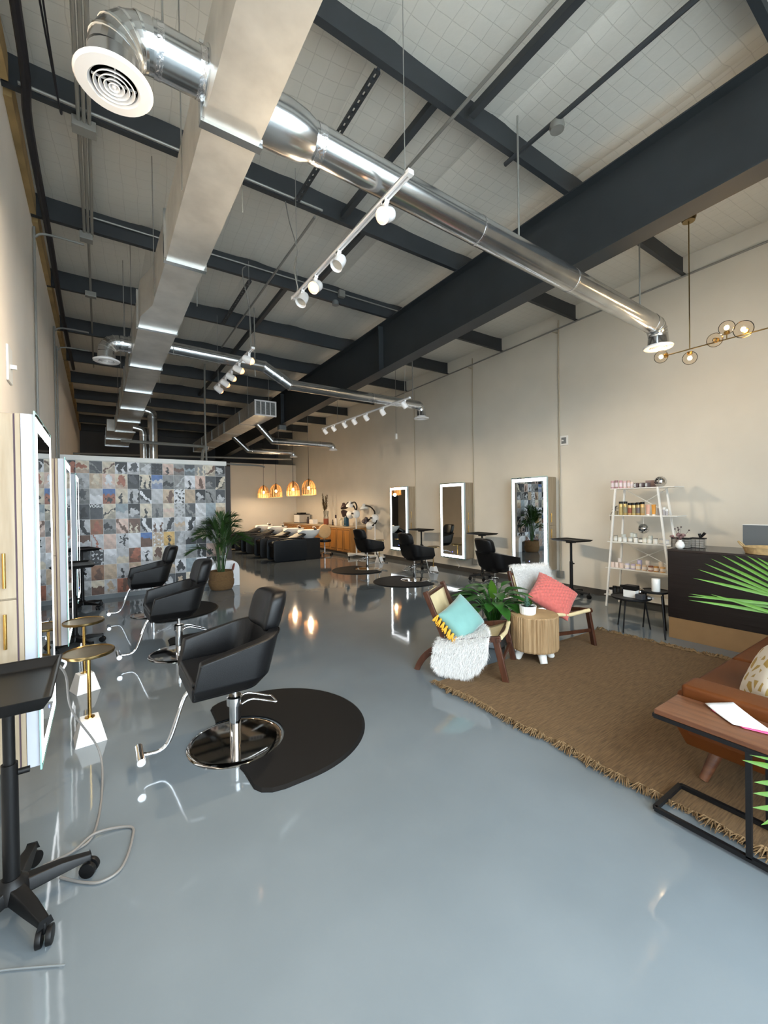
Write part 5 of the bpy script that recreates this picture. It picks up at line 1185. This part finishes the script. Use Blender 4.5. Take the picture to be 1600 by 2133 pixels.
for i, (x, y, w, lab, tall) in enumerate(((5.55, 2.07, .09, 'clear acrylic box of grey cards behind the bud vase', 0), (5.665, 1.945, .07, 'clear acrylic box with black shapes on its lid', 1))):
    t = thing('acrylic_box', lab, 'box', (x, y, 1.0)); w2 = w
    MB().box(-w2/2, w2/2, -w2, w2, 0, .105).build('case', 'acrylic', t)
    b = MB()
    for r in range(4):
        for c_ in range(4 if not tall else 3):
            yy = -w2+.012+c_*(.04 if not tall else .04); b.box(-w2/2+.004, w2/2-.004, yy, yy+.034, .006+r*.024, .026+r*.024)
    b.build('contents', cmat('#cfc8c0'), t)
    MB().box(-w2/2, w2/2, -w2, w2, .105, .118).build('lid', 'black', t)
    if tall:
        for a, L in ((.55, .085), (-.15, .06)): b = MB(); b.tube([(0, -.02+.0*a, .12), (0, -.02-math.sin(a)*L, .12+math.cos(a)*L*.75)], [.012, .016], 10); b.build('black_figure', 'black', t, smooth=60)
t = thing('monitor', 'grey back of a monitor on the reception desk', 'monitor', (5.72, 1.28, 1.0))
MB().box(0, .02, -.33, .28, .045, .275).build('housing', 'screen', t, bevel=.004); MB().box(-.001, .021, -.33, .28, .275, .281).build('top_edge', 'white', t); MB().box(.02, .05, -.06, .0, 0, .15).box(-.03, .12, -.12, .06, 0, .012).build('stand', 'grey', t)
t = thing('wicker_tray', 'woven wicker tray on the desk before the monitor', 'basket', (5.5, 1.30, 1.0))
MB().lathe([(.16, 0), (.175, .005), (.20, .07), (.19, .07), (.165, .015), (1e-6, .012)], 32).build('tray', 'wicker', t, smooth=40)
for s in (-1, 1): MB().tube(bez([(.03, s*.19, .065), (.05, s*.25, .13), (-.05, s*.25, .13), (-.03, s*.19, .065)], 10), .007, 6).build('handle', 'wicker', t, smooth=60)

# ================================================================== SHELF RACK
t = thing('shelf_rack', 'white ladder shelf rack against the right wall', 'shelf rack', (6.36, 2.85, 0))
SH = [1.735, 1.345, .955, .57, .17]; YA = [3.25, 3.265, 3.29, 3.315, 3.33]; YBB = [2.41, 2.38, 2.34, 2.31, 2.28]
def legY(z, s): return (3.29-.12*z/1.74) if s > 0 else (2.40+.21*z/1.74)
for i, z in enumerate(SH): MB().box(6.21+.05*z/1.74, 6.56, YBB[i], YA[i], z-.012, z).build('shelf', 'white', t, world=True, bevel=.002)
for s in (1, -1):
    for xb, xt in ((6.2, 6.255), (6.57, 6.52)): MB().bar((xb, legY(0, s), 0), (xt, legY(1.735, s), 1.73), .022, .022, (0, 1, 0)).build('upright', 'white', t, world=True)
for i in (0, 2):
    MB().cyl((6.56, legY(SH[i], 1), SH[i]-.02), (6.56, legY(SH[i+1], -1), SH[i+1]), .005, n=6).cyl((6.56, legY(SH[i], -1), SH[i]-.02), (6.56, legY(SH[i+1], 1), SH[i+1]), .005, n=6).build('cross_brace', 'white', t, world=True)
ORD = ['first', 'second', 'third', 'fourth', 'fifth', 'sixth', 'seventh', 'eighth', 'ninth', 'tenth', 'eleventh', 'twelfth']
def ry(x): return 3.27-.00627*(x-1273)
def cylitem(name, cat, lab, x, z, r, h, col, group, lid=None, lidh=.012, dx=0., band=None):
    t = thing(name, lab, cat, (6.32+dx, ry(x), z), group=group)
    MB().lathe([(r*.93, 0), (r, .004), (r, h-.003), (r*.95, h), (1e-6, h)], 18).build('body', col if not isinstance(col, str) or col in MT else cmat(col), t, smooth=40)
    if lid: MB().lathe([(r*.98, h), (r*.98, h+lidh), (1e-6, h+lidh)], 18).build('lid', cmat(lid) if lid not in MT else lid, t, smooth=40)
    if band: MB().lathe([(r*1.015, h*.2), (r*1.015, h*.72)], 18).build('label_band', cmat(band), t, smooth=40)
    return t
for i, (x, col, h) in enumerate(((1277, '#b9949c', .115), (1286, '#9b767a', .12), (1296, '#c493a0', .115), (1305, '#cfaeb0', .105), (1314, '#c6a69c', .11), (1321, '#d8c6bb', .085))):
    cylitem('product_tube', 'bottle', ORD[i]+' pinkish bottle from the left on the top rack shelf', x, SH[0], .023, h, col, 'pink bottles on the top shelf', band='#d9cdd0')
for i, x in enumerate((1331, 1343, 1355)):
    t = cylitem('cream_jar', 'jar', ORD[i]+' dark jar with a white round label, top rack shelf', x, SH[0], .032, .066, '#4a3a3c', 'dark jars on the top shelf')
    MB().lathe([(1e-6, 0), (.026, 0)], 18, (-.033, .0, .034), Rz(.45)@Matrix.Rotation(-PI/2, 3, 'Y')).build('round_label', 'paper', t)
o = MB().box(-.03, .03, -.06, .06, 0, .10).build('carton', cmat('#8d7673'), bevel=.003); o.location = (6.45, ry(1352), SH[0]); tag(o, 'mauve carton behind the dark jars on the top rack shelf', 'box')
def disco(lab, c, r):
    t = thing('mirror_ball', lab, 'mirror ball', c); b = MB(); m_, n = 14, 28
    for i in range(m_):
        for k in range(n):
            a0, a1, p0, p1 = 2*PI*(k+.06)/n, 2*PI*(k+.94)/n, PI*(i+.06)/m_, PI*(i+.94)/m_
            am, pm_ = (a0+a1)/2, (p0+p1)/2; q = [Vector((math.sin(p)*math.cos(a), math.sin(p)*math.sin(a), math.cos(p))) for a, p in ((a0, p0), (a1, p0), (a1, p1), (a0, p1))]
            b.add([v*r for v in q], [(0, 1, 2, 3)])
    o = b.build('mirror_tiles', 'chrome', t); MB().sphere((0, 0, 0), r*.975, 20, 12).build('core', 'grey', t, smooth=80); return t
disco('silver mirror ball standing on the top rack shelf', (6.36, ry(1377), SH[0]+.074), .074)
d2 = disco('silver mirror ball hanging under the second rack shelf', (6.36, ry(1342), 1.155), .07); MB().cyl((0, 0, .07), (0, 0, .178), .002, n=6).build('hanging_cord', 'white', d2)
for i, (x, col, h, cap, band) in enumerate(((1296, '#c2ad72', .165, 1, '#b49d63'), (1306, '#b09a63', .165, 1, '#8f8a6a'), (1316, '#c9a872', .145, 1, '#8e4a36'), (1325, '#c4b077', .145, 1, '#9d9068'), (1334, '#b59d6a', .15, 1, '#6d6263'), (1343, '#c7a56e', .155, 1, '#a9936a'))):
    cylitem('hair_product', 'bottle', ORD[i]+' gold black-capped bottle from the left, second rack shelf', x, SH[1], .027, h, cmat(col, .3, .4), 'gold bottles on the second shelf', 'black', .032, band=band)
for i, (x, col) in enumerate(((1354, '#d5a796'), (1366, '#dc9a3c'))):
    t = thing('squeeze_tube', ('pink' if i == 0 else 'orange')+' squeeze tube standing on the second rack shelf', 'tube', (6.32, ry(x), SH[1]), group='tubes on the second shelf')
    b = MB(); b.add([(.02*math.cos(a), .02*math.sin(a), .015) for a in [2*PI*k/14 for k in range(14)]]+[(.004*math.cos(a), .03*math.sin(a), .15) for a in [2*PI*k/14 for k in range(14)]], [(k, (k+1) % 14, 14+(k+1) % 14, 14+k) for k in range(14)]+[tuple(range(14, 28))]); b.build('body', cmat(col), t, smooth=40); MB().lathe([(.02, 0), (.02, .016)], 14).build('cap', 'white', t)
for i, x in enumerate((1376, 1386, 1391)): cylitem('glass_bottle', 'bottle', ORD[i]+' pale clear bottle right of the tubes, second rack shelf', x, SH[1], .02, .10-.02*i, '#aeaaac', 'pale bottles on the second shelf', 'white', .03)
t = thing('shelf_plant', 'small dark trailing plant in a pot at the left of the rack', 'plant', (6.33, ry(1283), SH[1]))
MB().lathe([(.026, 0), (.036, .06), (.03, .06), (1e-6, .055)], 16).build('pot', cmat('#8d8064'), t, smooth=40); rn = random.Random(4)
for k in range(24):
    a = rn.uniform(0, 2*PI); b = MB(); leafmesh(b, (0, 0, .06+rn.uniform(.03, .07)), (math.cos(a)*.5, math.sin(a), rn.uniform(-.1, .6)), (0, 0, 1), rn.uniform(.04, .075), .013, .2, .4, 4); b.build('leaf', cmat('#232c1c'), t, smooth=60)
MB().cyl((0, 0, .05), (0, 0, .12), .006, n=6).tube(smoothpath([(-.03, .02, .06), (-.05, .05, .0), (-.05, .05, -.08)], 4), .003, 5).build('stem', cmat('#3a2c20'), t)
jc = ['#d8d2c4', '#cfc9ba', '#dad8d2', '#d3d6d4', '#a9aaa6', '#e0e0dc', '#5d5e5a', '#c9c8b8', '#cfd4cf', '#dcdcd8', '#c4c4c6', '#b5b5b8']
for i, x in enumerate((1273, 1283, 1293, 1304, 1316, 1328, 1339, 1347, 1357, 1369, 1381, 1391)):
    cylitem('candle_jar', 'jar', ORD[i]+' white-labelled jar from the left, middle rack shelf', x, SH[2], .028, .066+.01*(i % 3 == 1), jc[i], 'jars on the middle shelf', '#8f8a82' if i % 4 == 1 else None, .01, band='#e4e2dc')
for i, (x, h) in enumerate(((1292, .10), (1311, .13), (1317, .12), (1350, .10))): cylitem('candle_jar', 'jar', ORD[i]+' pale jar of the back row, middle rack shelf', x, SH[2], .03, h, '#cdd0c8', 'back jars on the middle shelf', dx=.12)
cc = ['#e0cdc2', '#e6d8cf', '#ddc9bd', '#cfcbdd', '#b8abc4', '#dcbf97', '#d8bda0', '#8a4e30', '#cb9550', '#dcb078']
for i, x in enumerate((1276, 1285, 1296, 1309, 1322, 1333, 1346, 1359, 1370, 1383)):
    cylitem('scented_candle', 'candle', ORD[i]+' coloured candle jar from the left, fourth rack shelf', x, SH[3], .031, .075, cc[i], 'candles on the fourth shelf', band='#e6ddd6' if i > 2 else None)
for i, (x, col) in enumerate(((1283, '#e8e0da'), (1327, '#c8c0dd'), (1345, '#e6d9cc'), (1372, '#e5d6c4'))): cylitem('scented_candle', 'candle', ORD[i]+' pale candle of the back row, fourth rack shelf', x, SH[3], .03, .125, col, 'back candles on the fourth shelf', dx=.12)
for i, (x, col, h) in enumerate(((1272, '#dcdad6', .06), (1280, '#17171a', .09), (1289, '#141416', .09), (1297, '#1b1a1c', .12), (1305, '#6f6658', .11), (1314, '#1c1b1d', .08), (1322, '#19181b', .11), (1331, '#161618', .09))):
    cylitem('grooming_bottle', 'bottle', ORD[i]+' bottle from the left on the bottom rack shelf', x, SH[4], .03, h, col, 'bottles on the bottom shelf', 'black', .03)

# ================================================================== BLACK NESTING TABLES
def tri_table(lab, c, z, r, feet):
    t = thing('nesting_table', lab, 'side table', (c[0], c[1], 0), group='black nesting tables')
    MB().lathe([(1e-6, z-.02), (r-.01, z-.02), (r, z-.012), (r, z+.004), (r-.006, z+.004), (r-.012, z-.006), (1e-6, z-.006)], 36).build('top', 'blackmetal', t, smooth=30)
    for f_ in feet:
        d = Vector((f_[0]-c[0], f_[1]-c[1], 0)); MB().cyl((d.x*.7, d.y*.7, z-.018), (d.x, d.y, 0), .010, .008, n=10).build('leg', 'blackmetal', t, smooth=40)
tri_table('larger low black three-legged table before the shelf rack', (5.27, 2.50), .40, .215, ((5.08, 2.50), (5.46, 2.37), (5.36, 2.70)))
tri_table('smaller black three-legged table tucked beside the desk corner', (5.42, 2.30), .485, .15, ((5.165, 2.09), (5.56, 2.24), (5.50, 2.47)))
t = thing('product_box', 'clear-lidded white and black product box on the larger black table', 'box', (5.28, 2.50, .395))
MB().box(-.05, .05, -.07, .07, 0, .085).build('body', 'white', t, bevel=.004); MB().box(-.052, .052, -.072, .072, .085, .14).build('lid', 'black', t, bevel=.004)
o = MB().sphere((0, 0, .055), .055, 18, 12).build('glass_ball', 'chrome_b', smooth=80); o.location = (5.36, 2.44, .396); tag(o, 'grey glass ball beside the white and black product box', 'ornament')
o = MB().box(-.04, .04, -.04, .04, 0, .06).build('dark_box', cmat('#3c3d40'), bevel=.004); o.location = (5.22, 2.37, .396); tag(o, 'small dark grey box at the front of the larger black table', 'box')
o = MB().box(-.05, .05, -.03, .03, 0, .006).build('card_stack', 'paper', bevel=.001); o.location = (5.38, 2.33, .396) ; o.rotation_euler = (0, 0, .4); tag(o, 'small stack of white cards on the larger black table', 'cards')
cylitem('pillar_candle', 'candle', 'white ribbed candle on the smaller black table', 1273, .481, .045, .15, 'ceramic', None).location = (5.40, 2.28, .481)
